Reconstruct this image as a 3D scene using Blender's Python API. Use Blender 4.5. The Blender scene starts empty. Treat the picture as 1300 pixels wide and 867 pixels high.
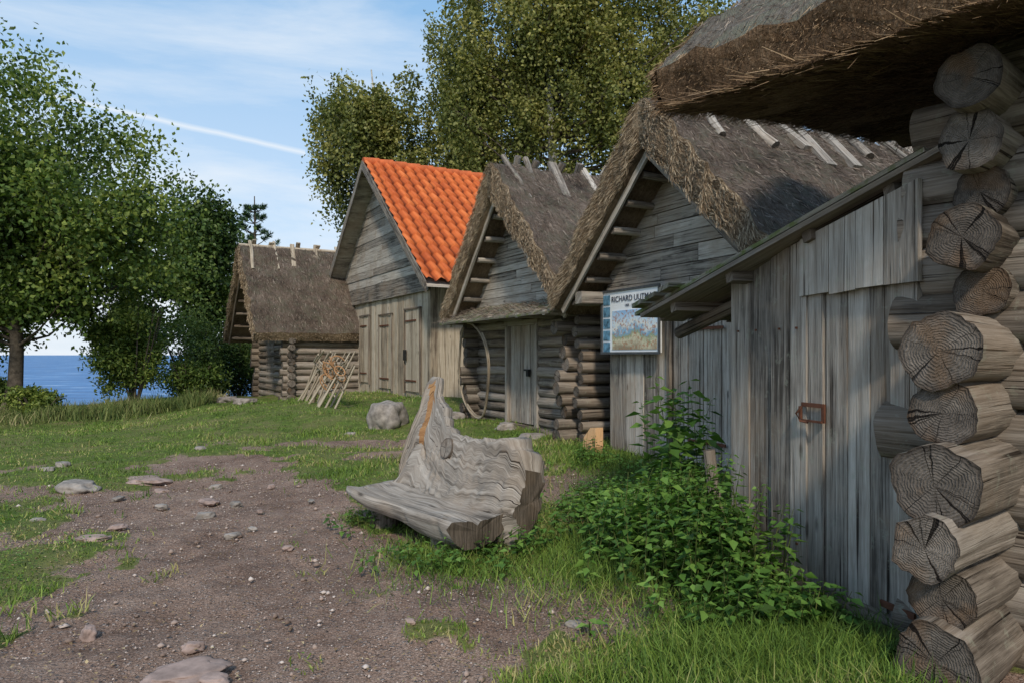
import bpy, math, random, bmesh
import numpy as np
from mathutils import Vector, noise, Matrix
rng=np.random.default_rng(11); random.seed(11)
R=random.uniform
# ------------------------------------------------------------------ helpers
class G:
    def __init__(s,nt): s.nt=nt
    def n(s,t,ins=None,**pr):
        nd=s.nt.nodes.new(t)
        for k,v in pr.items(): setattr(nd,k,v)
        for k,v in (ins or {}).items():
            if isinstance(v,bpy.types.NodeSocket): s.nt.links.new(v,nd.inputs[k])
            else: nd.inputs[k].default_value=v
        return nd
    def math(s,op,a,b=0.0,c=None,clamp=False):
        i={0:a,1:b}
        if c is not None: i[2]=c
        return s.n('ShaderNodeMath',i,operation=op,use_clamp=clamp).outputs[0]
    def ramp(s,fac,st,interp='LINEAR'):
        nd=s.nt.nodes.new('ShaderNodeValToRGB'); cr=nd.color_ramp; cr.interpolation=interp
        while len(cr.elements)<len(st): cr.elements.new(0.5)
        for e,(p,c) in zip(cr.elements,st):
            e.position=p
            e.color=(c,c,c,1) if isinstance(c,(int,float)) else (c[0],c[1],c[2],1)
        s.nt.links.new(fac,nd.inputs[0]); return nd.outputs[0]
    def mix(s,f,a,b,bt='MIX'):
        nd=s.nt.nodes.new('ShaderNodeMix'); nd.data_type='RGBA'; nd.blend_type=bt
        for idx,v in ((0,f),(6,a),(7,b)):
            if isinstance(v,bpy.types.NodeSocket): s.nt.links.new(v,nd.inputs[idx])
            else: nd.inputs[idx].default_value=v if idx==0 else (v[0],v[1],v[2],1)
        return nd.outputs[2]
    def noise(s,vec,sc,det=4,rough=.55,scale3=None,dist=0):
        if scale3: vec=s.n('ShaderNodeMapping',{'Vector':vec,'Scale':scale3}).outputs[0]
        return s.n('ShaderNodeTexNoise',{'Vector':vec,'Scale':sc,'Detail':det,'Roughness':rough,'Distortion':dist}).outputs[0]
    def attr(s,name): return s.n('ShaderNodeAttribute',attribute_name=name).outputs['Fac']
def newmat(name,rough=.85):
    m=bpy.data.materials.new(name); m.use_nodes=True; nt=m.node_tree; nt.nodes.clear(); g=G(nt)
    out=g.n('ShaderNodeOutputMaterial'); b=g.n('ShaderNodeBsdfPrincipled',{'Roughness':rough})
    b.inputs['Specular IOR Level'].default_value=.2
    nt.links.new(b.outputs[0],out.inputs[0]); return m,g,b,out
def bump(g,b,h,dist=.01,st=1.0):
    bp=g.n('ShaderNodeBump',{'Height':h,'Distance':dist,'Strength':st}); g.nt.links.new(bp.outputs[0],b.inputs['Normal'])
def wood(name,dark,mid,light,var=.5,moss=0,gs=1.0,brown=.35,ck=1.0,lich=0.0):
    m,g,b,o=newmat(name)
    uv=g.n('ShaderNodeUVMap').outputs[0]; ob=g.n('ShaderNodeNewGeometry').outputs['Position']
    n1=g.noise(uv,1,4,.65,(1.1*gs,26*gs,1),.4); n2=g.noise(uv,1,3,.7,(5*gs,150*gs,1)); n3=g.noise(ob,1.9,4,.65)
    rnd=g.attr('rnd')
    a=g.math('MULTIPLY',n1,.72); a=g.math('MULTIPLY_ADD',n2,.42,a); a=g.math('MULTIPLY_ADD',n3,.38,a)
    a=g.math('MULTIPLY_ADD',g.math('SUBTRACT',rnd,.5),var*.45,a)
    c=g.ramp(a,[(.54,dark),(.73,mid),(.95,light)])
    cr=g.noise(uv,1,2,.5,(.9*gs,60*gs,1),.2); crk=g.ramp(cr,[(.31,0.0),(.37,1.0)])
    vo=g.n('ShaderNodeTexVoronoi',{'Vector':g.n('ShaderNodeMapping',{'Vector':uv,'Scale':(2.0*gs,6*gs,1)}).outputs[0],'Scale':1.0})
    kn=g.ramp(vo.outputs['Distance'],[(.05,0.15),(.12,1.0)])
    c=g.mix(ck,c,g.ramp(crk,[(0,(.14,.12,.11)),(1,(1,1,1))]),'MULTIPLY')
    c=g.mix(.75,c,kn,'MULTIPLY')
    c=g.mix(g.math('MULTIPLY',g.ramp(n3,[(.47,0.0),(.66,1.0)]),brown),c,(.20,.13,.075))
    if lich:
        l=g.ramp(g.noise(ob,11,4,.7),[(.58,0.0),(.66,1.0)]); c=g.mix(g.math('MULTIPLY',l,lich),c,(.33,.345,.27))
    if moss:
        mo=g.ramp(g.noise(ob,6,4,.65),[(.50,0.0),(.60,1.0)]); c=g.mix(g.math('MULTIPLY',mo,moss),c,(.11,.14,.035))
    g.nt.links.new(c,b.inputs['Base Color'])
    h=g.math('MULTIPLY_ADD',n2,.5,g.math('MULTIPLY_ADD',crk,.8,n1)); bump(g,b,h,.009,1.0)
    return m
def endgrain(name,base=(.135,.115,.098),ringamt=.04):
    m,g,b,o=newmat(name); uv=g.n('ShaderNodeUVMap').outputs[0]; ob=g.n('ShaderNodeNewGeometry').outputs['Position']
    no=g.noise(uv,1.6,3,.6); cen=g.n('ShaderNodeVectorMath',{0:uv},operation='LENGTH').outputs['Value']
    rr=g.math('MULTIPLY_ADD',no,.35,cen); ring=g.math('SINE',g.math('MULTIPLY',rr,84.0))
    sx=g.n('ShaderNodeSeparateXYZ',{0:uv}); ang=g.math('ARCTAN2',sx.outputs[1],sx.outputs[0])
    ang=g.math('MULTIPLY_ADD',no,.5,ang)
    cv=g.n('ShaderNodeCombineXYZ',{0:g.math('COSINE',ang),1:g.math('SINE',ang),2:g.math('MULTIPLY',g.attr('rnd'),60.0)}).outputs[0]
    cn=g.noise(cv,3.6,3,.8); crack=g.ramp(g.math('ADD',cn,g.math('MULTIPLY',cen,.03)),[(.395,0.0),(.425,1.0)])
    fine=g.noise(ob,55,3,.7); mot=g.noise(ob,13,4,.7)
    f=g.math('MULTIPLY_ADD',ring,ringamt,g.math('MULTIPLY_ADD',mot,.65,g.math('MULTIPLY_ADD',g.attr('rnd'),.35,g.math('MULTIPLY',fine,.30))))
    c=g.ramp(f,[(.36,tuple(x*.35 for x in base)),(.64,base),(.95,tuple(x*2.1 for x in base))])
    br=g.ramp(g.noise(ob,6,3,.5),[(.52,0.0),(.66,1.0)]); c=g.mix(g.math('MULTIPLY',br,.45),c,(.17,.095,.045))
    c=g.mix(1.0,c,g.ramp(crack,[(0,(.08,.07,.065)),(1,(1,1,1))]),'MULTIPLY')
    c=g.mix(1.0,c,g.ramp(cen,[(.8,(1,1,1)),(1.0,(.45,.42,.4))]),'MULTIPLY')
    g.nt.links.new(c,b.inputs['Base Color']); bump(g,b,g.math('MULTIPLY_ADD',crack,2.0,g.math('MULTIPLY_ADD',fine,.8,g.math('MULTIPLY',ring,.10))),.010,1.0); return m
def thatchmat(name,dark,mid,light,moss=0.0,mc=(.26,.26,.20),ms=7):
    m,g,b,o=newmat(name,.95); uv=g.n('ShaderNodeUVMap').outputs[0]; ob=g.n('ShaderNodeNewGeometry').outputs['Position']
    n1=g.noise(uv,1,4,.7,(5,85,1),.5); n2=g.noise(ob,26,4,.75); n3=g.noise(ob,1.5,3,.6)
    a=g.math('MULTIPLY_ADD',n1,.45,g.math('MULTIPLY_ADD',n2,.5,g.math('MULTIPLY',n3,.55)))
    c=g.ramp(a,[(.55,dark),(.75,mid),(.97,light)])
    if moss:
        mo=g.ramp(g.noise(ob,ms,5,.75),[(.47,0.0),(.58,1.0)]); c=g.mix(g.math('MULTIPLY',mo,moss),c,mc)
    g.nt.links.new(c,b.inputs['Base Color']); bump(g,b,g.math('MULTIPLY_ADD',n2,1.2,n1),.06,1.0); return m
def rndmat(name,stops,rough=.8,trans=0.0):
    m,g,b,o=newmat(name,rough); f=g.attr('rnd')
    c=g.ramp(f,stops); g.nt.links.new(c,b.inputs['Base Color'])
    if trans:
        t=g.n('ShaderNodeBsdfTranslucent',{'Color':g.mix(1.0,c,(1.5,1.5,.7),'MULTIPLY')}); mx=g.n('ShaderNodeMixShader',{0:trans})
        g.nt.links.new(b.outputs[0],mx.inputs[1]); g.nt.links.new(t.outputs[0],mx.inputs[2]); g.nt.links.new(mx.outputs[0],o.inputs[0])
    return m
def flatmat(name,c,rough=.7,metal=0,nv=.25,ns=20):
    m,g,b,o=newmat(name,rough); ob=g.n('ShaderNodeNewGeometry').outputs['Position']
    n=g.noise(ob,ns,4,.6); col=g.ramp(n,[(.3,tuple(x*(1-nv) for x in c)),(.7,tuple(x*(1+nv) for x in c))])
    g.nt.links.new(col,b.inputs['Base Color']); b.inputs['Metallic'].default_value=metal; bump(g,b,n,.004,.6); return m

def empty(name):
    e=bpy.data.objects.new(name,None); e.empty_display_size=.3
    bpy.context.scene.collection.objects.link(e); return e
def link(me,name,mats,parent=None,smooth=False):
    ob=bpy.data.objects.new(name,me)
    for m in mats: me.materials.append(m)
    bpy.context.scene.collection.objects.link(ob)
    if parent: ob.parent=parent
    if smooth: me.polygons.foreach_set('use_smooth',[True]*len(me.polygons))
    return ob
def fast(name,V,F,mats,parent=None,smooth=False,rnd=None,uv=None,vattr=None,midx=None):
    me=bpy.data.meshes.new(name); V=np.ascontiguousarray(V,dtype=np.float32); F=np.asarray(F,dtype=np.int32); n,k=F.shape
    me.vertices.add(len(V)); me.vertices.foreach_set('co',V.ravel())
    me.loops.add(n*k); me.loops.foreach_set('vertex_index',F.ravel())
    me.polygons.add(n); me.polygons.foreach_set('loop_start',np.arange(n,dtype=np.int32)*k)
    me.update(calc_edges=True)
    if rnd is None: rnd=rng.random(n)
    a=me.attributes.new('rnd','FLOAT','FACE'); a.data.foreach_set('value',np.asarray(rnd,dtype=np.float32))
    if uv is not None:
        l=me.uv_layers.new(name='UVMap'); l.data.foreach_set('uv',np.asarray(uv,dtype=np.float32)[F.ravel()].ravel())
    if vattr is not None:
        for kk,vv in vattr.items():
            a=me.attributes.new(kk,'FLOAT','POINT'); a.data.foreach_set('value',np.asarray(vv,dtype=np.float32))
    ob=link(me,name,mats,parent,smooth)
    if midx is not None: me.polygons.foreach_set('material_index',np.asarray(midx,dtype=np.int32))
    return ob
class MB:
    def __init__(s): s.v=[];s.f=[];s.uv=[];s.m=[];s.r=[];s.sm=[]
    def face(s,pts,uvs,m=0,r=.5,sm=False):
        i=len(s.v); s.v+= [tuple(p) for p in pts]; s.f.append(tuple(range(i,i+len(pts)))); s.uv+=list(uvs); s.m.append(m); s.r.append(r); s.sm.append(sm)
    def prism(s,q,T,l,m=0,r=None):
        r=random.random() if r is None else r
        q=[Vector(p) for p in q]; T=Vector(T); l=Vector(l).normalized(); t=T.normalized(); w=t.cross(l).normalized()
        ou,ov=R(0,50),R(0,50); bk=[p+T for p in q]
        U=lambda p:(p.dot(l)+ou,p.dot(w)+p.dot(t)+ov)
        s.face(q,[U(p) for p in q],m,r); b2=list(reversed(bk)); s.face(b2,[U(p) for p in b2],m,r)
        n=len(q)
        for i in range(n):
            j=(i+1)%n; f=[q[i],bk[i],bk[j],q[j]]; s.face(f,[U(p) for p in f],m,r)
    def box(s,c,L,W,T,m=0,r=None):
        c,L,W,T=map(Vector,(c,L,W,T)); q=[c-L/2-W/2-T/2,c+L/2-W/2-T/2,c+L/2+W/2-T/2,c-L/2+W/2-T/2]; s.prism(q,T,L,m,r)
    def log(s,p0,p1,r0,r1=None,m=0,me=1,seg=14,wob=.02,nl=5,rr=None,rough=.05):
        r1=r0 if r1 is None else r1; p0=Vector(p0);p1=Vector(p1); d=(p1-p0); L=d.length; d.normalize()
        x=d.orthogonal().normalized() if abs(d.z)>.9 else d.cross(Vector((0,0,1))).normalized(); y=x.cross(d)
        rr=random.random() if rr is None else rr; sd=R(0,100); ov=R(0,50); rings=[]
        for i in range(nl+1):
            t=i/nl; c=p0+(p1-p0)*t+Vector((noise.noise((sd,t*2,0)),noise.noise((sd,t*2,5)),noise.noise((sd,t*2,9))))*wob
            ra=r0+(r1-r0)*t
            rings.append((c,[c+(x*math.cos(a)+y*math.sin(a))*ra*(1+rough*2*noise.noise((sd+math.cos(a)*1.3,math.sin(a)*1.3,t*L*1.5))+rough*noise.noise((sd+math.cos(a)*5,math.sin(a)*5,t*L*.6))) for a in [2*math.pi*k/seg for k in range(seg)]]))
        for i in range(nl):
            for k in range(seg):
                k2=(k+1)%seg; a0=k/seg*2*math.pi*r0; a1=(k+1)/seg*2*math.pi*r0; u0=i/nl*L+sd;u1=(i+1)/nl*L+sd
                s.face([rings[i][1][k],rings[i][1][k2],rings[i+1][1][k2],rings[i+1][1][k]],[(u0,a0+ov),(u0,a1+ov),(u1,a1+ov),(u1,a0+ov)],m,rr,True)
        for (c,rg),sgn in ((rings[0],-1),(rings[-1],1)):
            for k in range(seg):
                k2=(k+1)%seg; a=2*math.pi*k/seg;b=2*math.pi*k2/seg
                s.face([c,rg[k],rg[k2]],[(0,0),(math.cos(a),math.sin(a)),(math.cos(b),math.sin(b))],me,rr)
    def tube(s,pts,rad,m=0,seg=7):
        pts=[Vector(p) for p in pts]; n=len(pts); rg=[]
        rad=rad if hasattr(rad,'__len__') else [rad]*n; rr=random.random(); up=Vector((.13,.2,.97))
        for i,p in enumerate(pts):
            d=(pts[min(i+1,n-1)]-pts[max(i-1,0)]).normalized(); x=d.cross(up)
            if x.length<.1: x=d.cross(Vector((1,0,0)))
            x.normalize(); y=x.cross(d); rg.append([p+(x*math.cos(2*math.pi*k/seg)+y*math.sin(2*math.pi*k/seg))*rad[i] for k in range(seg)])
        L=0
        for i in range(n-1):
            dl=(pts[i+1]-pts[i]).length
            for k in range(seg):
                k2=(k+1)%seg
                s.face([rg[i][k],rg[i][k2],rg[i+1][k2],rg[i+1][k]],[(L,k*.05),(L,k*.05+.05),(L+dl,k*.05+.05),(L+dl,k*.05)],m,rr,True)
            L+=dl
        s.face(rg[0],[(0,0)]*seg,m,rr); s.face(list(reversed(rg[-1])),[(0,0)]*seg,m,rr)
    def build(s,name,mats,parent=None):
        me=bpy.data.meshes.new(name); me.from_pydata(s.v,[],s.f)
        l=me.uv_layers.new(name='UVMap'); l.data.foreach_set('uv',np.array(s.uv,dtype=np.float32).ravel())
        a=me.attributes.new('rnd','FLOAT','FACE'); a.data.foreach_set('value',np.array(s.r,dtype=np.float32))
        ob=link(me,name,mats,parent)
        me.polygons.foreach_set('material_index',np.array(s.m,dtype=np.int32)); me.polygons.foreach_set('use_smooth',s.sm)
        if any(s.sm):
            bm=bmesh.new(); bm.from_mesh(me); bmesh.ops.remove_doubles(bm,verts=[v for v in bm.verts if any(f.smooth for f in v.link_faces)],dist=1e-5)
            for e in bm.edges:
                if len(e.link_faces)==2 and e.link_faces[0].smooth!=e.link_faces[1].smooth: e.smooth=False
            bm.to_mesh(me); bm.free()
        me.update(); return ob
class Fr:
    def __init__(s,O,f): 
        f=Vector((f[0],f[1],0)).normalized(); s.O=Vector((O[0],O[1],0)); s.f=f; s.r=Vector((-f.y,f.x,0)); 
    def P(s,a,b,z): return s.O+s.f*a+s.r*b+Vector((0,0,z))
Z=Vector((0,0,1))
_g=rng.random((256,256))
def vn(x,y):
    xi=np.floor(x).astype(int);yi=np.floor(y).astype(int);fx=x-xi;fy=y-yi;fx=fx*fx*(3-2*fx);fy=fy*fy*(3-2*fy)
    g=lambda i,j:_g[i%256,j%256]
    return (g(xi,yi)*(1-fx)+g(xi+1,yi)*fx)*(1-fy)+(g(xi,yi+1)*(1-fx)+g(xi+1,yi+1)*fx)*fy
def fbm(x,y,o=3): 
    s=0;a=1;t=0
    for i in range(o): s=s+a*vn(x*2**i+17*i,y*2**i+9*i);t+=a;a*=.5
    return s/t
CP=np.array([(0,0,.15),(-3,3,.15),(0,3,.2),(1,3,.28),(1.6,2.4,.36),(2.1,3.2,.34),(1.42,4.6,.32),(-.5,5,.2),(-4,7,.17),(2,8,.3),(1.3,9.6,.34),
 (-.75,13.5,.42),(.97,10.2,.36),(-1.9,15.2,.68),(-5.7,21,.6),(-3.8,18,.62),(-6.1,19.5,.32),(-8.5,22,.3),(-10,15,.08),(-3,11,.3),(-7,11,.15),(-12,18,.0),(-3,14.5,.5),(6,5,.4),(8,15,.6),(-15,25,-.1),(4,1,.35),(0,-4,.1),(-8,0,.0),(-14,8,-.1)])
def sstep(t): t=np.clip(t,0,1); return t*t*(3-2*t)
def gz(x,y):
    x=np.asarray(x,float);y=np.asarray(y,float); num=0;den=0
    for cx,cy,cz in CP:
        w=1/((x-cx)**2+(y-cy)**2+.35)**1.6; num=num+w*cz;den=den+w
    z=num/den
    w=sstep((y-22-np.maximum(0,x+6)*3)/14)
    z=z*(1-w)-3.5*w
    return z+(fbm(x*1.3,y*1.3,3)-.5)*.10+(vn(x*7,y*7)-.5)*.022
PATH=np.array([(-6,3.4),(-2.84,3.94),(-2.95,4.6),(-2.8,5.2),(-3.9,5.9),(-4.4,6.8),(-4.0,8.0),(-3.0,8.4),(-2.0,7.6),(-1.35,6.6),(-1.05,5.7),(-.54,4.6),(-.3,3.8),(-.05,3.0),(.2,2.0),(.5,-6),(-6,-6)])
def sdpoly(x,y,P):
    d=np.full(x.shape,1e9); ins=np.zeros(x.shape,bool); n=len(P)
    for i in range(n):
        a=P[i];b=P[(i+1)%n]; ex,ey=b-a; wx=x-a[0];wy=y-a[1]
        t=np.clip((wx*ex+wy*ey)/(ex*ex+ey*ey),0,1); d=np.minimum(d,np.hypot(wx-t*ex,wy-t*ey))
        c=((a[1]>y)!=(b[1]>y))&(x<(b[0]-a[0])*(y-a[1])/(b[1]-a[1]+1e-12)+a[0]); ins^=c
    return np.where(ins,-d,d)
def pathm(x,y):
    n=fbm(x*2.2+5,y*2.2,4)-.5
    s0=sdpoly(x,y,PATH); sd=s0+n*1.4
    m=sstep(.5-sd/.6)
    for cx,cy,rx,ry in ((.56,7.2,.75,.9),(.1,4.8,.7,.3),(-3.6,8.9,1.3,.5),(-.1,3.9,.5,.5),(.9,6.2,.5,.4),(-2.6,10.4,1.2,.35),(-1.6,9.3,.5,.4),(.6,5.6,.4,.3)):
        e=np.hypot((x-cx)/rx,(y-cy)/ry)+n*1.8; m=np.maximum(m,sstep(.5-(e-1)/.7))
    tuft=sstep((fbm(x*3.1+40,y*3.1+3,3)-.64)/.09)*sstep((s0+1.1)/.8); m=m*(1-.8*tuft)
    bare=sstep((fbm(x*1.1+70,y*1.1+30,4)-.58)/.12)*.65*sstep((13-y)/4); m=np.maximum(m,bare)
    return m
# ------------------------------------------------------------------ materials
W_board=wood('weathered_board',(.075,.063,.053),(.31,.275,.238),(.56,.515,.46),.6,0,1,.45,1,.35)
W_pale=wood('pale_board',(.12,.09,.065),(.41,.345,.26),(.60,.53,.43),.6)
W_dark=wood('dark_board',(.045,.034,.026),(.16,.132,.107),(.30,.262,.22))
W_log=wood('weathered_log',(.05,.039,.030),(.20,.168,.138),(.39,.345,.30),.6,0,.8,.35,1,.3)
W_moss=wood('mossy_board',(.05,.045,.03),(.19,.175,.135),(.34,.32,.26),.5,.85)
W_bench=wood('bench_wood',(.07,.057,.045),(.275,.24,.205),(.54,.49,.435),.2,0,.9,.35)
W_benchend=wood('bench_end_wood',(.03,.024,.018),(.11,.088,.068),(.22,.18,.145),.2,0,2.5,.4)
W_heart=wood('heartwood',(.10,.045,.02),(.33,.165,.07),(.48,.28,.13),.3,0,1,.1)
E_log=endgrain('log_end_grain')
T_dark=thatchmat('old_thatch',(.045,.034,.027),(.185,.138,.108),(.37,.30,.245),.5,(.165,.165,.115),4)
T_moss=thatchmat('mossy_thatch',(.06,.046,.037),(.21,.175,.14),(.38,.34,.30),.8)
T_edge=thatchmat('thatch_edge',(.08,.055,.036),(.30,.22,.145),(.52,.40,.27))
T_brown=thatchmat('thatch_brown',(.06,.036,.022),(.23,.145,.085),(.44,.31,.20))
S_dark=rndmat('straw_dark',[(0,(.045,.034,.028)),(.6,(.18,.138,.11)),(1,(.40,.33,.27))])
S_tan=rndmat('straw_tan',[(0,(.10,.065,.04)),(.5,(.31,.23,.15)),(1,(.55,.45,.32))])
S_brown=rndmat('straw_brown',[(0,(.07,.042,.025)),(.5,(.23,.15,.09)),(1,(.46,.33,.21))])
M_rust=flatmat('rusty_iron',(.12,.05,.03),.8); M_black=flatmat('black_iron',(.02,.02,.02),.6)
M_stone=flatmat('granite',(.27,.24,.215),.9,0,.45,9); M_pink=flatmat('pink_granite',(.31,.23,.20),.9,0,.4,9)
# ------------------------------------------------------------------ thatch
def resamp(pts,K):
    pts=np.array(pts,float); d=np.r_[0,np.cumsum(np.hypot(*np.diff(pts,axis=0).T))]; t=np.linspace(0,d[-1],K)
    return np.c_[np.interp(t,d,pts[:,0]),np.interp(t,d,pts[:,1])],t
def ribbons(name,P,D,L,W,mat,parent=None):
    n=len(P); D=D/np.linalg.norm(D,axis=1,keepdims=True); q=rng.normal(size=(n,3)); S=np.cross(D,q); S/=np.linalg.norm(S,axis=1,keepdims=True)+1e-9
    S=S*np.asarray(W).reshape(-1,1)/2; T=D*np.asarray(L).reshape(-1,1)
    V=np.stack([P-S,P+S,P+T+S*.5,P+T-S*.5],1).reshape(-1,3); F=np.arange(4*n).reshape(n,4)
    return fast(name,V,F,[mat],parent)
def thatch(name,fr,swap,Op,Ip,length,parent,mO=T_dark,mE=T_edge,mS=S_dark,mSe=S_tan,amp=.035,ns=7000,ne=5000,K=70,slen=.13,sw=(.004,.010),lift=.18,elen=(.04,.10)):
    fa=np.array(fr.r if swap else fr.f); rb=np.array(fr.f if swap else fr.r); O=np.array(fr.O)
    Oa,to=resamp(Op,K); Ia,ti=resamp(Ip,K); nb=max(8,int(length/.08)); B=np.linspace(0,length,nb)
    def surf(A,sg,am):
        tg=np.gradient(A,axis=0); nr=np.c_[-tg[:,1],tg[:,0]]; nr/=np.linalg.norm(nr,axis=1,keepdims=True)
        X=np.zeros((K,nb,3)); s=np.linspace(0,to[-1],K)
        for j,b in enumerate(B):
            base=O+A[:,0:1]*fa+b*rb; base[:,2]=A[:,1]
            d=(fbm(s*1.8+O[0]*3,np.full(K,b*1.8)+O[1],4)-.5)*2*am+ (fbm(s*7,np.full(K,b*9),3)-.5)*am*1.7
            N=nr[:,0:1]*fa+nr[:,1:2]*np.array([0,0,1]); X[:,j]=base+N*(d*sg)[:,None]
            if j in(0,nb-1): X[:,j]+=rb*((fbm(s*5,s*0+b,3)-.5)*.09)[:,None]
        return X
    A=surf(Oa,1,amp); I=surf(Ia,1,amp*.5)
    Vs=[];Fs=[];UV=[];MI=[];base=0
    def grid(X,u,v,mi):
        nonlocal base
        a,b=X.shape[:2]; Vs.append(X.reshape(-1,3)); idx=np.arange(a*b).reshape(a,b)+base; base+=a*b
        Fq=np.stack([idx[:-1,:-1],idx[1:,:-1],idx[1:,1:],idx[:-1,1:]],-1).reshape(-1,4); Fs.append(Fq)
        UV.append(np.stack([np.broadcast_to(u,(a,b)),np.broadcast_to(v,(a,b))],-1).reshape(-1,2)); MI.append(np.full(len(Fq),mi))
    grid(A,to[:,None],B[None,:],0); grid(I,ti[:,None],B[None,:],1)
    m=6; w=np.linspace(0,1,m)
    for j,sg in((0,-1),(nb-1,1)):
        C=A[:,j][:,None,:]*(1-w)[None,:,None]+I[:,j][:,None,:]*w[None,:,None]
        C=C+rb*sg*(np.sin(w*np.pi)*.04)[None,:,None]
        C[:,1:-1]+=rng.normal(0,.008,C[:,1:-1].shape); grid(C,to[:,None],w[None,:]*.35,1)
    for k in(0,K-1):
        C=A[k][None]*(1-w)[:,None,None]+I[k][None]*w[:,None,None]; C[1:-1]+=rng.normal(0,.008,C[1:-1].shape); grid(C,w[:,None]*.35,B[None,:],1)
    fast(name,np.concatenate(Vs),np.concatenate(Fs),[mO,mE],parent,True,uv=np.concatenate(UV),midx=np.concatenate(MI))
    k=rng.integers(1,K-2,ns); j=rng.random(ns)*(nb-1); j0=j.astype(int).clip(0,nb-2); fj=(j-j0)[:,None]
    P=A[k,j0]*(1-fj)+A[k,j0+1]*fj; apex=np.argmax(Oa[:,1]); T=np.where((k<apex)[:,None],A[k-1,j0]-A[k,j0],A[k+1,j0]-A[k,j0]); P=P-T*rng.random((ns,1)); T/=np.linalg.norm(T,axis=1,keepdims=True)
    D=T+rng.normal(0,.16,(ns,3)); D[:,2]+=lift
    ribbons(name+'_straws',P,D,rng.uniform(.5,1,ns)*slen,rng.uniform(sw[0],sw[1],ns),mS,parent)
    k=rng.integers(0,K-1,ne); w=rng.random(ne)[:,None]; fk=rng.random((ne,1)); P=(A[k,0]*(1-w)+I[k,0]*w)*fk+(A[k+1,0]*(1-w)+I[k+1,0]*w)*(1-fk); kk=np.clip(k,1,K-2)
    T=np.where((k<apex)[:,None],A[kk-1,0]-A[kk,0],A[kk+1,0]-A[kk,0]); T/=np.linalg.norm(T,axis=1,keepdims=True)
    D=T*1.0-rb*.3+rng.normal(0,.16,(ne,3)); P=P-rb*rng.uniform(0,.045,(ne,1)); ribbons(name+'_verge_straws',P,D,rng.uniform(elen[0],elen[1],ne),rng.uniform(sw[0],sw[1],ne),mSe,parent)
    for k,nm in((0,'l'),(K-1,'r')):
        n=ne//2; j=rng.integers(0,nb-1,n); fj=rng.random((n,1)); w=rng.random((n,1)); P=(A[k,j]*(1-w)+I[k,j]*w)*(1-fj)+(A[k,j+1]*(1-w)+I[k,j+1]*w)*fj
        k2=2 if k==0 else K-3; T=A[k,j]-A[k2,j]; T/=np.linalg.norm(T,axis=1,keepdims=True); D=T+rng.normal(0,.22,(n,3)); ribbons(name+'_eave_straws_'+nm,P-T*.05,D,rng.uniform(elen[0],elen[1],n),rng.uniform(sw[0],sw[1],n),mSe,parent)
    return A,I
def vboards(mb,fr,a0,a1,b,zb,zt,w=.17,T=.03,along='a',m=0,gap=.008,jit=.008):
    x=a0
    while x<a1-.02:
        ww=min(w*R(.7,1.3),a1-x); x0=x+gap/2;x1=x+ww-gap/2; j=R(-jit,jit)*1.0
        if x1-x0>.01:
            if along=='a':
                q=[fr.P(x0,b+j,zb(x0)),fr.P(x1,b+j,zb(x1)),fr.P(x1,b+j,zt(x1)),fr.P(x0,b+j,zt(x0))]; mb.prism(q,fr.r*T,Z,m)
            else:
                q=[fr.P(b+j,x0,zb(x0)),fr.P(b+j,x1,zb(x1)),fr.P(b+j,x1,zt(x1)),fr.P(b+j,x0,zt(x0))]; mb.prism(q,fr.f*T,Z,m)
        x+=ww
def gable(mb,fr,b,z0,aL,aR,ztop,h=.17,T=.03,m=0):
    z=z0
    while z<ztop-.03:
        hh=min(h*R(.8,1.25),ztop-z); za=z+.005; zb=z+hh-.005; j=R(-.012,.012); k=R(-.006,.006)
        q=[fr.P(aL(za),b+j,za),fr.P(aR(za),b+j+k,za),fr.P(aR(zb),b+j+k,zb),fr.P(aL(zb),b+j,zb)]
        if R(0,1)<.6 and aR(za)-aL(za)>1.2:
            c=(aL(za)+aR(za))/2+R(-.5,.5)
            mb.prism([q[0],fr.P(c,b+j,za),fr.P(c,b+j,zb),q[3]],fr.r*T,fr.f,m); mb.prism([fr.P(c+.006,b+j+.002,za),q[1],q[2],fr.P(c+.006,b+j+.002,zb)],fr.r*T,fr.f,m)
        else: mb.prism(q,fr.r*T,fr.f,m)
        z+=hh
def logwall(mb,pa,pb,z0,z1,r,odd=0,e0=.25,e1=.25,jit=.06):
    pa=Vector(pa);pb=Vector(pb);d=(pb-pa).normalized(); z=z0+r*(1 if odd==0 else 2.0)
    while z<z1:
        rr=r*R(.9,1.12); j0=R(-jit,jit);j1=R(-jit,jit)
        mb.log(pa-d*(e0+j0)+Z*z,pb+d*(e1+j1)+Z*z,rr,rr*R(.88,1.1)); z+=2*r*.97
def std_roof(w,am,ze,za,th):
    return [(0,ze+.12),(am-.12,za-.05),(am,za),(am+.12,za-.05),(w,ze+.12)],[(.14,ze-.10),(am,za-th),(w-.14,ze-.10)]
def gfun(w,am,ze,za,th):
    zi=ze-.10; zt=za-th
    aL=lambda z:.14+(am-.14)*(z-zi)/(zt-zi); aR=lambda z:(w-.14)-(w-.14-am)*(z-zi)/(zt-zi)
    return aL,aR,zt
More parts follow.
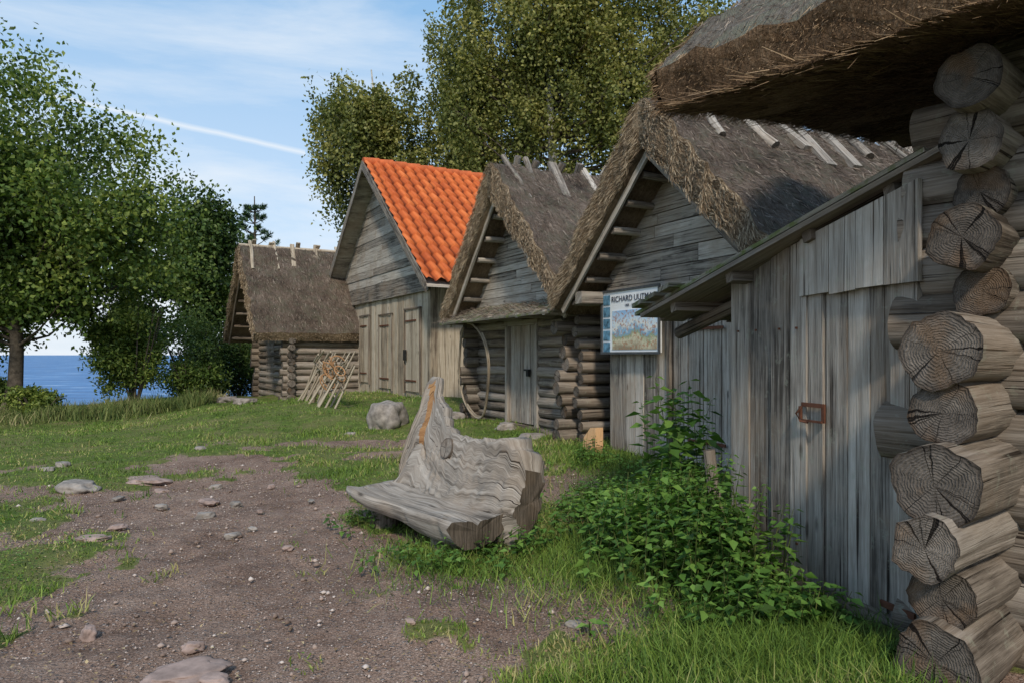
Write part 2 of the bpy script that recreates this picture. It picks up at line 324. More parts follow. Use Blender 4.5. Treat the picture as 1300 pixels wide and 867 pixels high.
def gable_trim(mb,fr,w,am,ze,za,th,m=0,b=.07,wd=.085,purl=True,pb=.8):
    zi=ze-.10; zt=za-th
    for (x0,z0,x1,z1) in ((.14,zi,am,zt),(w-.14,zi,am,zt)):
        d=Vector((x1-x0,z1-z0)).normalized(); n=Vector((-d.y,d.x)) if d.x<0 else Vector((d.y,-d.x))
        q=[fr.P(x0,b,z0),fr.P(x1,b,z1),fr.P(x1,b,z1-wd*1.35),fr.P(x0+n.x*wd,b,z0+n.y*wd)]
        mb.prism(q,fr.r*.03,(q[1]-q[0]),m)
        if purl:
            for t in (.08,.24,.4,.56,.72,.88):
                x=x0+(x1-x0)*t+n.x*.07; z=z0+(z1-z0)*t+n.y*.07; r=R(.04,.06)
                mb.log(fr.P(x,.14,z),fr.P(x,pb,z),r,r,m,1,8,.01,2)
def ridgepoles(mb,fr,am,za,slope,bs,L=.9,r=.045,m=0,off=.06):
    for b in bs:
        for sd in (1,-1):
            l=L*R(.7,1.2); dx=1/math.hypot(1,slope); dz=slope*dx; b2=b+R(-.12,.12)+ (0.08 if sd<0 else 0); t=R(.06,.16)
            p0=fr.P(am-sd*dx*t,b2,za+dz*t*.9+off+.03); p1=fr.P(am+sd*dx*l,b2+R(-.2,.2),za-dz*l+off+.03)
            if R(0,1)<.5: mb.log(p0,p1,r*R(.8,1.2),r*R(.7,1),m,1,8,.03,4)
            else:
                c=(p0+p1)/2; mb.box(c,(p1-p0),fr.r*r*R(2,3.2),(p1-p0).normalized().cross(fr.r)*r*1.1,m)
# ------------------------------------------------------------------ shed 1 (nearest log shed)
s1=empty('thatched_log_shed'); F1=Fr((.74,3.6),(.64,-.77))
Op=[(0,3.06),(.12,3.17),(.35,3.36),(2.8,5.2),(2.95,5.25),(3.1,5.2),(5.6,3.1)]; Ip=[(.06,2.86),(.9,3.0),(2.4,3.16),(3.1,3.24),(5.5,2.85)]
thatch('thatch_roof',F1,True,Op,Ip,5.2,s1,T_moss,T_brown,S_dark,S_brown,.055,42000,32000,110,.06,(.002,.0045),.12,(.03,.075))
zsof=lambda b: np.interp(b,[.06,.9,2.4,3.1],[2.86,3.0,3.16,3.24])
n=26000; t=rng.random(n)*3.6-.02; s=rng.random(n)**.7*2.6; P=np.array([F1.P(a,b,zsof(b)+.004) for a,b in zip(t,s)]); D=np.array([-(F1.r)]*n)+rng.normal(0,.10,(n,3))+np.array([0,0,-.22])
ribbons('soffit_straws',P,D,rng.uniform(.12,.3,n),rng.uniform(.002,.005,n),S_brown,s1)
mb=MB(); zs=[2.47,2.27,2.08,1.86,1.615,1.375,1.12,.88,.67,.445]; rs=[.125,.105,.132,.11,.15,.128,.155,.12,.125,.15]; bs=[.4,.5,.37,.5,.13,.16,.05,-.02,.12,.05]
rrs=[.62,.15,.1,.2,.45,.35,.3,.75,.3,.25]
for z,r,b,q in zip(zs,rs,bs,rrs):
    mb.log(F1.P(1.27+R(-.02,.02),b,z),F1.P(1.27,4.8,z),r,r*.95,0,1,36,.025,20,q,.095)
for i in range(9):
    z=(zs[i]+zs[i+1])/2; r=min(.135,(zs[i]-zs[i+1])*.60); mb.log(F1.P(.93+R(-.1,.12),.68,z),F1.P(5,.68,z),r,r,0,1,22,.02,12,None,.08)
mb.log(F1.P(.9,.7,.36),F1.P(5,.7,.34),.13,.13)
mb.log(F1.P(.98,.66,2.62),F1.P(5,.68,2.62),.11,.12,0,1,18,.02,6,.2)
mb.log(F1.P(1.3,.30,2.70),F1.P(1.3,4.8,2.72),.12,.12,0,1,24,.02,10,.2,.08)
mb.log(F1.P(1.12,.62,2.84),F1.P(5,.66,2.84),.07,.08,0,1,14,.02,8,.1)
mb.box(F1.P(1.24,.42,.86),F1.r*.5,F1.f*.1,Z*.07,2)
logwall(mb,F1.P(1.27,4.6,0),F1.P(5,4.6,0),.2,2.7,.12); logwall(mb,F1.P(4.9,.7,0),F1.P(4.9,4.6,0),.2,2.7,.12)
mb.build('log_walls',[W_log,E_log,wood('split_brown',(.05,.03,.02),(.2,.11,.06),(.36,.22,.12))],s1)
# ------------------------------------------------------------------ shed 2 (board shed with lean-to roof)
s2=empty('board_lean_to_shed'); F2=Fr((1.42,4.6),(.271,-.963)); L2=1.403
mb=MB()
zt=lambda a:2.10+.19*a
edges=[0,.20,.42,.60,.74,.86]
for i in range(5):
    x0,x1=edges[i]+.004,edges[i+1]-.004; j=R(-.01,.01); q=[F2.P(x0,j,.3+R(.0,.06)),F2.P(x1,j,.3+R(0,.06)),F2.P(x1+R(-.006,.004),j,zt(x1)),F2.P(x0+R(-.003,.006),j,zt(x0))]; mb.prism(q,F2.r*.03,Z)
de=[.865,1.02,1.17,1.30,1.46]
for i in range(4):
    x0,x1=de[i]+.003,de[i+1]-.003; j=.02+R(-.006,.006); mb.prism([F2.P(x0,j,.30),F2.P(x1,j,.30),F2.P(x1,j,1.93),F2.P(x0,j,1.93)],F2.r*.03,Z)
hd=[.70,.93,1.12,1.3,1.5]
for i in range(4): mb.prism([F2.P(hd[i]+.003,-.022+R(-.004,.004),1.92+R(-.01,.01)),F2.P(hd[i+1]-.003,-.022,1.92+R(-.01,.01)),F2.P(hd[i+1]-.003,-.022,zt(hd[i+1])),F2.P(hd[i]+.003,-.022,zt(hd[i]))],F2.r*.025,Z)
vboards(mb,F2,.03,3,0,lambda x:.1,lambda x:2.05,along='b')
mb.log(F2.P(-.06,-.03,.30),F2.P(-.10,-.10,.98),.045,.04,2,1,10,.02,3)
mb.log(F2.P(-.05,.02,.30),F2.P(1.5,.03,.28),.07,.08,2,1,12,.02,5)
mb.prism([F2.P(0,.2,.1),F2.P(L2,.2,.1),F2.P(L2,.2,2.2),F2.P(0,.2,2.03)],F2.r*.02,Z,2)
mb.build('walls',[W_board,E_log,W_dark],s2)
mb=MB(); P1=Vector((.92,5.2,1.865)); P2=Vector((1.80,3.22,2.45)); e=(P2-P1); en=e.normalized(); rr=F2.r; nn=en.cross(rr).normalized(); 
if nn.z<0: nn=-nn
x=0
while x<3.0:
    w=R(.14,.22); c=P1+rr*x; o=nn*R(-.008,.008)+en*R(-.05,.04); q=[c+o,c+o+rr*(w-.008),c+o+e*1.06+rr*(w-.008),c+o+e*1.06]; mb.prism(q,nn*.028,en,0); x+=w
x=.02
while x<3.0:
    w=R(.14,.22); c=P1+rr*x+nn*.04-en*.06; q=[c,c+rr*(w-.01),c+e*1.06+rr*(w-.01),c+e*1.06]; mb.prism(q,nn*.025,en,1); x+=w
for t in(.16,.42,.7,.93):
    c=P1+e*t-nn*.035; mb.box(c+rr*1.5,rr*2.9,en*.06,nn*.06,0)
c=P1+rr*.34-nn*.10; mb.log(c-en*.02,c+e*1.05,.045,.05,0,2,10)
for t in(.05,.12,.2): c=P1+e*t+nn*.075; mb.box(c+rr*.25,rr*R(.4,.7),en*.12,nn*.03,1)
mb.build('plank_roof',[W_dark,W_moss,E_log],s2)
mb=MB()
def lp(a,z,b=-.012): return F2.P(a,b,z)
mb.box(lp(.80,1.33,-.015),F2.f*.17,Z*.022,F2.r*.012); mb.box(lp(.72,1.285,-.03),Z*.07,F2.f*.018,F2.r*.012); mb.box(lp(.81,1.245,-.03),F2.f*.16,Z*.012,F2.r*.012)
mb.box(lp(.88,1.29,-.012),Z*.10,F2.f*.022,F2.r*.012)
mb.tube([lp(.73,1.32,-.03),lp(.71,1.28,-.05),lp(.73,1.24,-.04),lp(.78,1.235,-.03)],.006); mb.box(lp(1.36,.42,.0),F2.f*.2,Z*.03,F2.r*.012)
for t in (.1,.3,.5,.67):
    for z in (1.75,.55): mb.box(lp(t+R(-.02,.02),z,-.014),Z*.012,F2.f*.012,F2.r*.008)
mb.build('latch',[M_rust],s2)
# ------------------------------------------------------------------ shed 3 (board shed with sign)
s3=empty('thatched_board_shed'); F3=Fr((.55,9.9),(.447,-.894)); w,am,ze,za,th=4.14,2.07,2.33,4.52,.56
Op,Ip=std_roof(w,am,ze,za,th); thatch('thatch_roof',F3,False,Op,Ip,6.2,s3,ns=30000,ne=18000,slen=.12,sw=(.003,.008),amp=.05)
aL,aR,zt=gfun(w,am,ze,za,th); mb=MB(); gable(mb,F3,.54,2.36,lambda z:max(.58,aL(z)),lambda z:min(3.56,aR(z)),zt)
mb.box(F3.P(2.07,.53,2.33),F3.f*3.1,Z*.07,F3.r*.07)
gable_trim(mb,F3,w,am,ze,za,th,pb=.6)
vboards(mb,F3,.6,1.84,.57,lambda x:.3+R(0,.05),lambda x:2.3,.16); vboards(mb,F3,2.92,3.54,.57,lambda x:.2,lambda x:2.3,.16)
vboards(mb,F3,1.88,2.88,.60,lambda x:.34,lambda x:2.12,.15)
mb.box(F3.P(1.86,.56,1.25),Z*2.1,F3.f*.05,F3.r*.05); mb.box(F3.P(2.9,.56,1.25),Z*2.1,F3.f*.05,F3.r*.05); mb.box(F3.P(2.38,.575,2.18),F3.f*1.1,Z*.09,F3.r*.05)
mb.prism([F3.P(.6,.66,.1),F3.P(3.54,.66,.1),F3.P(3.54,.66,2.4),F3.P(.6,.66,2.4)],F3.r*.02,Z)
vboards(mb,F3,.6,6,.6,lambda x:.2,lambda x:2.5,along='b'); vboards(mb,F3,.6,6,3.54,lambda x:.2,lambda x:2.5,along='b'); vboards(mb,F3,.6,3.54,6,lambda x:.2,lambda x:2.5)
gable(mb,F3,6,2.4,lambda z:max(.58,aL(z)),lambda z:min(3.56,aR(z)),zt)
mb.box(F3.P(.55,.35,2.36),F3.r*.5,F3.f*.16,Z*.16); mb.box(F3.P(3.6,.35,2.36),F3.r*.5,F3.f*.16,Z*.16)
mb.build('board_walls',[W_board,E_log],s3)
mb=MB(); ridgepoles(mb,F3,am,za,1.03,[.9,1.3,2.0,2.4,2.9,3.3,3.9,4.4,5.0],L=.95,r=.065); mb.build('ridge_poles',[W_board,E_log],s3)
mb=MB(); mb.box(F3.P(2.45,.565,1.9),F3.f*.62,Z*.035,F3.r*.012); mb.box(F3.P(2.5,.565,.62),F3.f*.6,Z*.035,F3.r*.012); mb.build('strap_hinges',[M_rust],s3)
# sign
sg=empty('exhibition_sign'); sb=-.06; sz=.05
SP=lambda a,b,z:F3.P(a,b+sb,z+sz)
mb=MB(); mb.box(SP(1.21,.52,1.98),F3.f*1.24,Z*.80,F3.r*.025); mb.build('panel',[flatmat('sign_white',(.78,.80,.82),.5,0,.04)],sg)
m,g,b,o=newmat('sign_painting',.5); ob=g.n('ShaderNodeNewGeometry').outputs['Position']; sx=g.n('ShaderNodeSeparateXYZ',{0:ob})
nz=g.noise(ob,5,5,.7); h=g.math('MULTIPLY_ADD',g.math('SUBTRACT',nz,.5),.55,sx.outputs[2])
c=g.ramp(g.math('MULTIPLY_ADD',g.math('SUBTRACT',h,1.66),1.9,0.0),[(.0,(.30,.25,.17)),(.25,(.62,.58,.42)),(.36,(.30,.36,.22)),(.5,(.22,.42,.62)),(.62,(.75,.74,.68)),(.75,(.55,.68,.8)),(1.0,(.30,.50,.75))])
c=g.mix(g.ramp(g.noise(ob,26,3,.6),[(.52,0.0),(.62,.8)]),c,(.40,.17,.09)); g.nt.links.new(c,b.inputs['Base Color'])
mb=MB(); mb.box(SP(1.31,.504,1.87),F3.f*.93,Z*.5,F3.r*.008); mb.build('painting',[m],sg)
mb=MB()
for i in range(5): mb.box(SP(.71,.503,2.27-.155*i),F3.f*.15,Z*.13,F3.r*.008)
mb.build('photo_strip',[flatmat('sign_photos',(.10,.22,.32),.5,0,.8,14)],sg)
mb=MB(); mb.box(SP(1.21,.498,1.575),F3.f*1.26,Z*.03,F3.r*.014); mb.box(SP(1.21,.498,2.385),F3.f*1.26,Z*.03,F3.r*.014)
for t in (.6,1.82): mb.box(SP(t,.50,1.98),Z*.82,F3.f*.03,F3.r*.02)
for t in (.75,1.65): mb.box(SP(t,.56,2.2),F3.r*.08,F3.f*.03,Z*.03); mb.box(SP(t,.56,1.7),F3.r*.08,F3.f*.03,Z*.03)
mb.build('frame',[flatmat('sign_frame',(.07,.075,.08),.5)],sg)
def text(body,pos,size,fr,parent,col):
    cu=bpy.data.curves.new('lettering','FONT'); cu.body=body; cu.size=size; cu.extrude=.001; cu.align_x='LEFT'
    ob=bpy.data.objects.new('lettering',cu); bpy.context.scene.collection.objects.link(ob); cu.materials.append(col); ob.parent=parent
    M=Matrix((fr.f,Z,-fr.r)).transposed().to_4x4(); M.translation=pos; ob.matrix_world=M
ink=flatmat('sign_ink',(.02,.03,.07),.5); text('RICHARD UUTMAA',SP(.82,.50,2.235),.108,F3,sg,ink); text('1905 - 1977',SP(1.12,.50,2.165),.05,F3,sg,ink)
# ------------------------------------------------------------------ shed 4 (log shed with hoop)
s4=empty('thatched_log_shed'); F4=Fr((-1.34,13.76),(.473,-.88)); w,am,ze,za,th=4.45,2.05,2.28,4.84,.58
Op,Ip=std_roof(w,am,ze,za,th); thatch('thatch_roof',F4,False,Op,Ip,6,s4,ns=20000,ne=15000,slen=.15,sw=(.004,.009),amp=.05)
aL,aR,zt=gfun(w,am,ze,za,th); mb=MB(); gable(mb,F4,.5,2.3,lambda z:max(.45,aL(z)),lambda z:min(4.02,aR(z)),zt,.14)
gable_trim(mb,F4,w,am,ze,za,th,pb=.6); gable(mb,F4,5.8,2.3,lambda z:max(.45,aL(z)),lambda z:min(4.02,aR(z)),zt)
mb.build('gable_boards',[W_board,E_log],s4)
mb=MB()
for (x0,x1) in ((.5,1.72),(2.84,3.98)):
    z=.36
    while z<2.2:
        e0=.28 if x0<1 else -.0; e1=0 if x0<1 else .3; rz=R(.072,.095)
        mb.log(F4.P(x0-e0,.55+R(-.015,.015),z),F4.P(x1+e1,.55,z),rz,rz,0,1,12); z+=.16
for a in (.5,3.98):
    z=.42
    while z<2.3: mb.log(F4.P(a+R(-.03,.03),.16+R(-.07,.1),z),F4.P(a,5.6,z),.092*R(.85,1.18),.09,0,1,14); z+=.175
z=.4
while z<2.25: mb.log(F4.P(4.28,.26+R(-.04,.1),z),F4.P(4.28,1.4,z),.07*R(.9,1.2),.08,0,1,12); z+=.17
logwall(mb,F4.P(.5,5.6,0),F4.P(3.98,5.6,0),.3,2.3,.09)
mb.log(F4.P(.1,.5,.33),F4.P(4.2,.5,.30),.12,.12,0,1); mb.build('log_walls',[W_log,E_log],s4)
mb=MB(); vboards(mb,F4,1.82,2.74,.52,lambda x:.45,lambda x:2.1,.16); mb.box(F4.P(1.77,.5,1.25),Z*1.75,F4.f*.08,F4.r*.1); mb.box(F4.P(2.79,.5,1.25),Z*1.75,F4.f*.08,F4.r*.1); mb.box(F4.P(2.28,.5,2.14),F4.f*1.15,Z*.09,F4.r*.1)
mb.box(F4.P(2.45,.49,1.35),F4.f*.2,Z*.03,F4.r*.02,2); mb.box(F4.P(2.5,.48,1.3),Z*.11,F4.f*.08,F4.r*.04,2); mb.build('door',[W_board,E_log,M_black],s4)
mb=MB()
for i in range(4):
    b=-.18+i*.17; z=2.16+i*.075
    mb.prism([F4.P(.15+R(-.1,.1),b,z),F4.P(4.3+R(-.1,.1),b,z+.02),F4.P(4.3,b+.2,z+.1),F4.P(.15,b+.2,z+.08)],Z*.03,F4.f,0)
for a in (.4,1.3,2.3,3.3,4.1): mb.box(F4.P(a,.2,2.2),F4.r*.75,F4.f*.07,Z*.07,1)
mb.build('pent_roof',[W_moss,W_board],s4)
n=1800; P=np.array([F4.P(R(.15,4.3),R(-.2,.35),2.25) for _ in range(n)]); bb=(P-np.array(F4.O))@np.array(F4.r); P[:,2]=2.21+(bb+.18)*.45+rng.uniform(0,.02,n); D=np.array([-(F4.r)]*n)+rng.normal(0,.35,(n,3)); ribbons('pent_roof_straw',P,D,rng.uniform(.04,.11,n),rng.uniform(.004,.008,n),S_dark,s4)
mb=MB(); ridgepoles(mb,F4,am,za,1.2,[.35,.8,1.3,1.8,2.4,3.0,3.8],L=.95,r=.06); mb.build('ridge_poles',[W_board,E_log],s4)
hp=empty('bent_wood_hoop'); mb=MB(); pts=[]
for i in range(33):
    t=i/32; an=math.pi*(.5)-t*2*math.pi*.93; pts.append(F4.P(1.12+.62*math.cos(an)+.06*math.sin(3*an),.12-.08*math.sin(an),1.32+.86*math.sin(an)))
mb.tube(pts,[.022]*33,0,8); mb.tube([p+Vector((.02,0,.03)) for p in pts[4:22]],.014,0,7); mb.build('hoop',[W_pale],hp)
# ------------------------------------------------------------------ orange tile shed
s5=empty('tile_roof_board_house'); F5=Fr((-5.9,22),(.488,-.872)); w=8.4;h=w/2;ze,za=3.07,6.55;Lr=8.3
sl=(za-ze)/h; Ls=math.hypot(h,za-ze)
TM,g,b,o=newmat('clay_tiles',.75); ob=g.n('ShaderNodeNewGeometry').outputs['Position']
c=g.ramp(g.math('MULTIPLY_ADD',g.attr('rnd'),.35,g.math('MULTIPLY',g.noise(ob,3,4,.6),.5)),[(.2,(.46,.10,.03)),(.5,(.64,.16,.045)),(.8,(.72,.22,.07))])
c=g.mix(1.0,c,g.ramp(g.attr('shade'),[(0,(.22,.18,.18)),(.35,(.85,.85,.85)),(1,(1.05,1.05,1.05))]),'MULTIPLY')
g.nt.links.new(c,b.inputs['Base Color'])
def tiles(side,nm):
    rows=int(Ls/.36); cols=int(Lr/.27); ss=[];hh=[];ri=[]
    for i in range(rows):
        for q in (0,.5,.97): ss.append((i+q)/rows*Ls); hh.append(.012+.06*q); ri.append(i)
    ss=np.array(ss);hh=np.array(hh); t=np.linspace(0,Lr,cols*8+1); ph=t/Lr*cols*2*np.pi
    wv=.05*np.sin(ph)+.018*np.sin(2*ph+.6)
    a=h+side*ss/Ls*h; z=za-ss/Ls*(za-ze); nx=side*(za-ze)/Ls; nz=h/Ls
    H=hh[:,None]+wv[None,:]+.05; A=a[:,None]+nx*H; Zz=z[:,None]+nz*H
    V=np.array(F5.O)[None,None]+A[...,None]*np.array(F5.f)+t[None,:,None]*np.array(F5.r); V[...,2]=Zz
    nr,nc=A.shape; idx=np.arange(nr*nc).reshape(nr,nc); F=np.stack([idx[:-1,:-1],idx[1:,:-1],idx[1:,1:],idx[:-1,1:]],-1)
    tr=rng.random((rows+1,cols+1)); R_=np.array(ri)[:-1][:,None]; C_=(np.arange(nc-1)//8)[None,:]; rd=tr[R_,C_]
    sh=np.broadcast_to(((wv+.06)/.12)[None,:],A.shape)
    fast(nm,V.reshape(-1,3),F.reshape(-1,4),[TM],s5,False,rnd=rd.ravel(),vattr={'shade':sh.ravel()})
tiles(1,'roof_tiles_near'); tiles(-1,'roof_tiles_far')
RT=flatmat('ridge_clay',(.50,.12,.04),.75,0,.3,5)
mb=MB()
for i in range(int(Lr/.38)): mb.log(F5.P(h,i*.38,za+.03),F5.P(h,i*.38+.41,za+.055),.12,.13,0,0,12,0,1)
mb.build('ridge_tiles',[RT],s5)
mb=MB()
for sd in(-1,1):
    q=[F5.P(h,.0,za-.02),F5.P(h+sd*h,.0,ze-.02),F5.P(h+sd*h,Lr,ze-.02),F5.P(h,Lr,za-.02)]; mb.prism(q,Z*-.04,F5.r)
    mb.prism([F5.P(h,-.04,za+.06),F5.P(h+sd*h*1.02,-.04,ze+.04),F5.P(h+sd*h*1.02,-.04,ze-.18),F5.P(h,-.04,za-.17)],F5.r*.035,F5.f*sd*h+Z*(ze-za))
mb.build('barge_boards',[W_board],s5)
mb=MB(); aL=lambda z:max(.15,(z-ze)/sl+.05); aR=lambda z:min(7.5,w-(z-ze)/sl-.05)
gable(mb,F5,.44,3.02,aL,aR,za-.05,.2)
mb.build('gable_boards',[W_board],s5)
mb=MB(); vboards(mb,F5,.2,7.45,.5,lambda x:.45,lambda x:3.05,.2); vboards(mb,F5,.5,8,7.45,lambda x:.45,lambda x:3.2,.22,along='b'); vboards(mb,F5,.5,8,.2,lambda x:.4,lambda x:3.2,.22,along='b'); vboards(mb,F5,.2,7.45,8,lambda x:.45,lambda x:3.1,.2)
gable(mb,F5,8,3.1,aL,aR,za-.1,.2); mb.build('board_walls',[W_pale],s5)
mb=MB()
for (a,wd,z0,z1) in ((.95,.5,1.5,2.55),(2.85,.8,.85,2.65),(4.6,.95,.75,2.6),(6.5,.95,.75,2.65)):
    vboards(mb,F5,a-wd/2,a+wd/2,.465,lambda x:z0,lambda x:z1,.17,m=0)
    for e in(-1,1): mb.box(F5.P(a+e*(wd/2+.015),.455,(z0+z1)/2),Z*(z1-z0+.1),F5.f*.03,F5.r*.04,1)
    mb.box(F5.P(a,.455,z1+.03),F5.f*(wd+.1),Z*.035,F5.r*.04,1)
    for zz in(z0+.25,z1-.25): mb.box(F5.P(a-.1,.452,zz),F5.f*wd*.7,Z*.035,F5.r*.02,3)
mb.box(F5.P(6.1,.42,1.6),Z*.25,F5.f*.1,F5.r*.05,2); mb.build('doors',[W_pale,W_dark,M_black,M_rust],s5)
# ------------------------------------------------------------------ far shed
s6=empty('thatched_log_shed'); F6=Fr((-9.04,22.34),(.52,-.85)); w,am,ze,za,th=4.4,2.2,2.08,4.75,.5
Op,Ip=std_roof(w,am,ze,za,th); thatch('thatch_roof',F6,False,Op,Ip,7,s6,T_dark,T_edge,S_dark,S_tan,ns=16000,ne=6000,slen=.22,sw=(.006,.014),amp=.05)
aL,aR,zt=gfun(w,am,ze,za,th); mb=MB(); gable(mb,F6,1.0,2.1,lambda z:max(.4,aL(z)),lambda z:min(4.0,aR(z)),zt); gable_trim(mb,F6,w,am,ze,za,th,pb=1.0); gable(mb,F6,6.8,2.1,lambda z:max(.4,aL(z)),lambda z:min(4.0,aR(z)),zt)
vboards(mb,F6,1.5,2.5,.92,lambda x:.3,lambda x:1.95,.16)
mb.build('gable_boards',[W_dark,E_log],s6)
mb=MB(); logwall(mb,F6.P(.4,1,0),F6.P(4,1,0),.15,2.1,.1); logwall(mb,F6.P(4,1,0),F6.P(4,6.6,0),.15,2.1,.1,1); logwall(mb,F6.P(.4,1,0),F6.P(.4,6.6,0),.15,2.1,.1,1); logwall(mb,F6.P(.4,6.6,0),F6.P(4,6.6,0),.15,2.1,.1)
mb.box(F6.P(4.05,1.0,1.0),Z*2.1,F6.f*.1,F6.r*.1); mb.build('log_walls',[W_log,E_log],s6)
mb=MB(); ridgepoles(mb,F6,am,za,1.2,[.3,.9,1.6,2.3,3.0,3.7,4.5],L=1.0,r=.05); mb.log(F6.P(am,.0,za+.02),F6.P(am,6.5,za+.05),.05,.05); mb.build('ridge_poles',[W_pale,E_log],s6)
# ------------------------------------------------------------------ bench
bn=empty('carved_log_bench'); Lb=Vector((-1.42,5.95,0)); fb=Vector((.61,-.79,0)).normalized(); pb=Vector((.79,.61,0)).normalized()
def loft(mb,us,profs,m=0,me=1,heart=None,ns=(.05,.02)):
    rings=[]
    for u,prof in zip(us,profs):
        rg=[]; cx=sum(p for p,z in prof)/len(prof); cz=sum(z for p,z in prof)/len(prof)
        for i,(p,z) in enumerate(prof):
            q=Lb+fb*u+pb*p+Z*z; d=(pb*(p-cx)+Z*(z-cz)).normalized()
            nz=noise.noise(Vector((u*1.6,p*4,z*4))+Vector((3,1,7)))*ns[0]+noise.noise(Vector((u*4,p*14,z*14)))*ns[1]+noise.noise(Vector((u*2,p*40,z*40)))*ns[1]*.7
            nz-=.03*max(0,1-abs(noise.noise(Vector((u*.8,p*5,z*5+9))))*16)
            rg.append(q+d*nz+fb*(noise.noise(Vector((p*7,z*7,u)))*.03))
        rings.append(rg)
    n=len(rings[0]); mid=rings[len(rings)//2]; peri=[0]
    for i in range(n): peri.append(peri[-1]+(mid[i]-mid[(i+1)%n]).length)
    for a in range(len(rings)-1):
        for i in range(n):
            j=(i+1)%n; mm=m
            if heart and heart(us[a],i): mm=2
            mb.face([rings[a][i],rings[a][j],rings[a+1][j],rings[a+1][i]],[(us[a],peri[i]),(us[a],peri[i+1]),(us[a+1],peri[i+1]),(us[a+1],peri[i])],mm,.5,True)
    for rg,mm in((rings[0],m),(rings[-1],me)):
        c=sum(rg,Vector())/n
        for i in range(n):
            j=(i+1)%n; U=lambda p:((p-c).z,(p-c).dot(pb)); mb.face([c,rg[i],rg[j]],[(0,0),U(rg[i]),U(rg[j])],mm,.5)
def seatprof(u):
    wdt=np.interp(u,[-.05,.1,.5,1.2,1.66],[.36,.44,.46,.46,.44]); f0=np.interp(u,[-.05,.08,.4,1.66],[.07,0,-.02,.02])
    top=np.interp(u,[-.05,.1,.6,1.66],[.49,.52,.50,.50]); th=np.interp(u,[-.05,.15,.8,1.66],[.10,.15,.17,.21])
    P=[]
    for k in range(16): x=k/15; P.append((f0+wdt*x,top-.022*math.sin(math.pi*x)))
    for k in range(15,0,-1):
        x=k/15; P.append((f0+wdt*x,top-.04-(th-.04)*math.sin(math.pi*min(1,max(.0,x*.82+.10)))**.6))
    P.append((f0-.012,top-.05)); return P
NB=26
def backprof(u):
    tz=np.interp(u,[.12,.15,.19,.23,.28,.34,.38,.43,.50,.60,.68,.82,.95,1.10,1.25,1.40,1.52,1.62,1.66,1.70],[.70,.92,1.18,1.36,1.41,1.41,1.36,1.24,1.20,1.14,1.07,.99,.96,.94,.96,.98,.98,.93,.88,.80])
    tz+=.03*noise.noise((u*16,0,3))
    bt=np.interp(u,[.10,.3,.5,.8,1.1,1.4,1.64,1.7],[.09,.08,.10,.15,.24,.34,.34,.26]); zb=np.interp(u,[.1,.4,1.0,1.6,1.7],[.30,.22,.15,.22,.32])
    bp=np.interp(u,[.1,.4,1.0,1.4,1.62,1.7],[.40,.42,.39,.38,.42,.50]); lean=.26*(tz-.5)/.8
    P=[]
    for k in range(NB):
        x=k/(NB-1); z=zb+(tz-zb)*x; l=lean*max(0,(z-.5))/max(.05,tz-.5); hol=-.03*math.sin(math.pi*max(0,min(1,(z-.5)/max(.05,tz-.5)))) if z>.5 else 0
        rd=0 if x>.3 else (.3-x)**1.5*.8
        P.append((bp+l-hol+rd,z))
    for k in range(NB):
        x=1-k/(NB-1); z=zb+(tz-zb)*x-(.02 if k==0 else 0); l=lean*max(0,(z-.5))/max(.05,tz-.5); bulge=bt*(.35+.65*math.sin(math.pi*min(.93,max(.10,1-x*.93)))**.7)
        P.append((bp+l+bulge,z))
    return P
mb=MB(); us=np.linspace(-.05,1.64,70); loft(mb,us,[seatprof(u) for u in us],ns=(.03,.018))
us=np.linspace(.12,1.70,110); loft(mb,us,[backprof(u) for u in us],heart=lambda u,i:(.27<u+.06*noise.noise((i*.5,0,0))<.35 and 13<=i<=23),ns=(.06,.034))
mb.build('carved_log',[W_bench,W_benchend,W_heart],bn)
mb=MB(); mb.log(Lb+fb*.3+pb*.22+Z*.05,Lb+fb*.33+pb*.22+Z*.36,.13,.11,0,1,14); mb.log(Lb+fb*1.25+pb*.32+Z*.05,Lb+fb*1.25+pb*.3+Z*.34,.2,.17,0,1,14); mb.build('support_stumps',[W_dark,E_log],bn)
mb=MB(); nrm=(-pb*.92+Z*.28).normalized(); c=Lb+fb*.80+pb*.525+Z*.86; mb.log(c-nrm*.08,c+nrm*.012,.095,.085,0,0,24,0,1,.5,.03)
mb.build('knot',[endgrain('knot_grain',(.24,.21,.18),.05)],bn)
# ------------------------------------------------------------------ poles
np_=empty('net_pole_bundle'); mb=MB(); base=Vector((-4.5,16.7,0)); al=F5.f
for i in range(20):
    t=i/19*2.5; p=base+al*t; z=float(gz(p.x,p.y)); out=-F5.r
    le=R(.85,1.2); p0=p+out*R(.3,.55)+Z*(z-.05)-al*.25; p1=p+F5.r*R(-.05,.1)+al*R(-.05,.3)+Z*(z+le); mb.tube([p0,(p0+p1)/2+al*R(-.02,.02),p1],[.025,.022,.018],0,7)
for k in range(14):
    t=R(0,2.4); p=base+al*t; z=float(gz(p.x,p.y)); p0=p-F5.r*.18+al*-.25+Z*(z+R(.4,1.0)); mb.tube([p0,p0+al*R(.35,.6)+Z*R(-.25,.25)],[.02,.018],0,7)
mb.build('poles',[W_pale,E_log],np_)
mb=MB()
for k in range(12):
    c=base+al*R(1.1,2.5)-F5.r*R(.15,.3)+Z*(.62+R(.35,.85)); rad=R(.07,.14); ax=Vector((R(-1,1),R(-1,1),R(-.4,.4))).normalized(); x=ax.orthogonal().normalized(); y=ax.cross(x)
    mb.tube([c+(x*math.cos(a)+y*math.sin(a)*1.5)*rad for a in [i*math.pi/8 for i in range(17)]],.014,0,6)
mb.build('rope_coils',[flatmat('old_rope',(.40,.22,.11),.9)],np_)
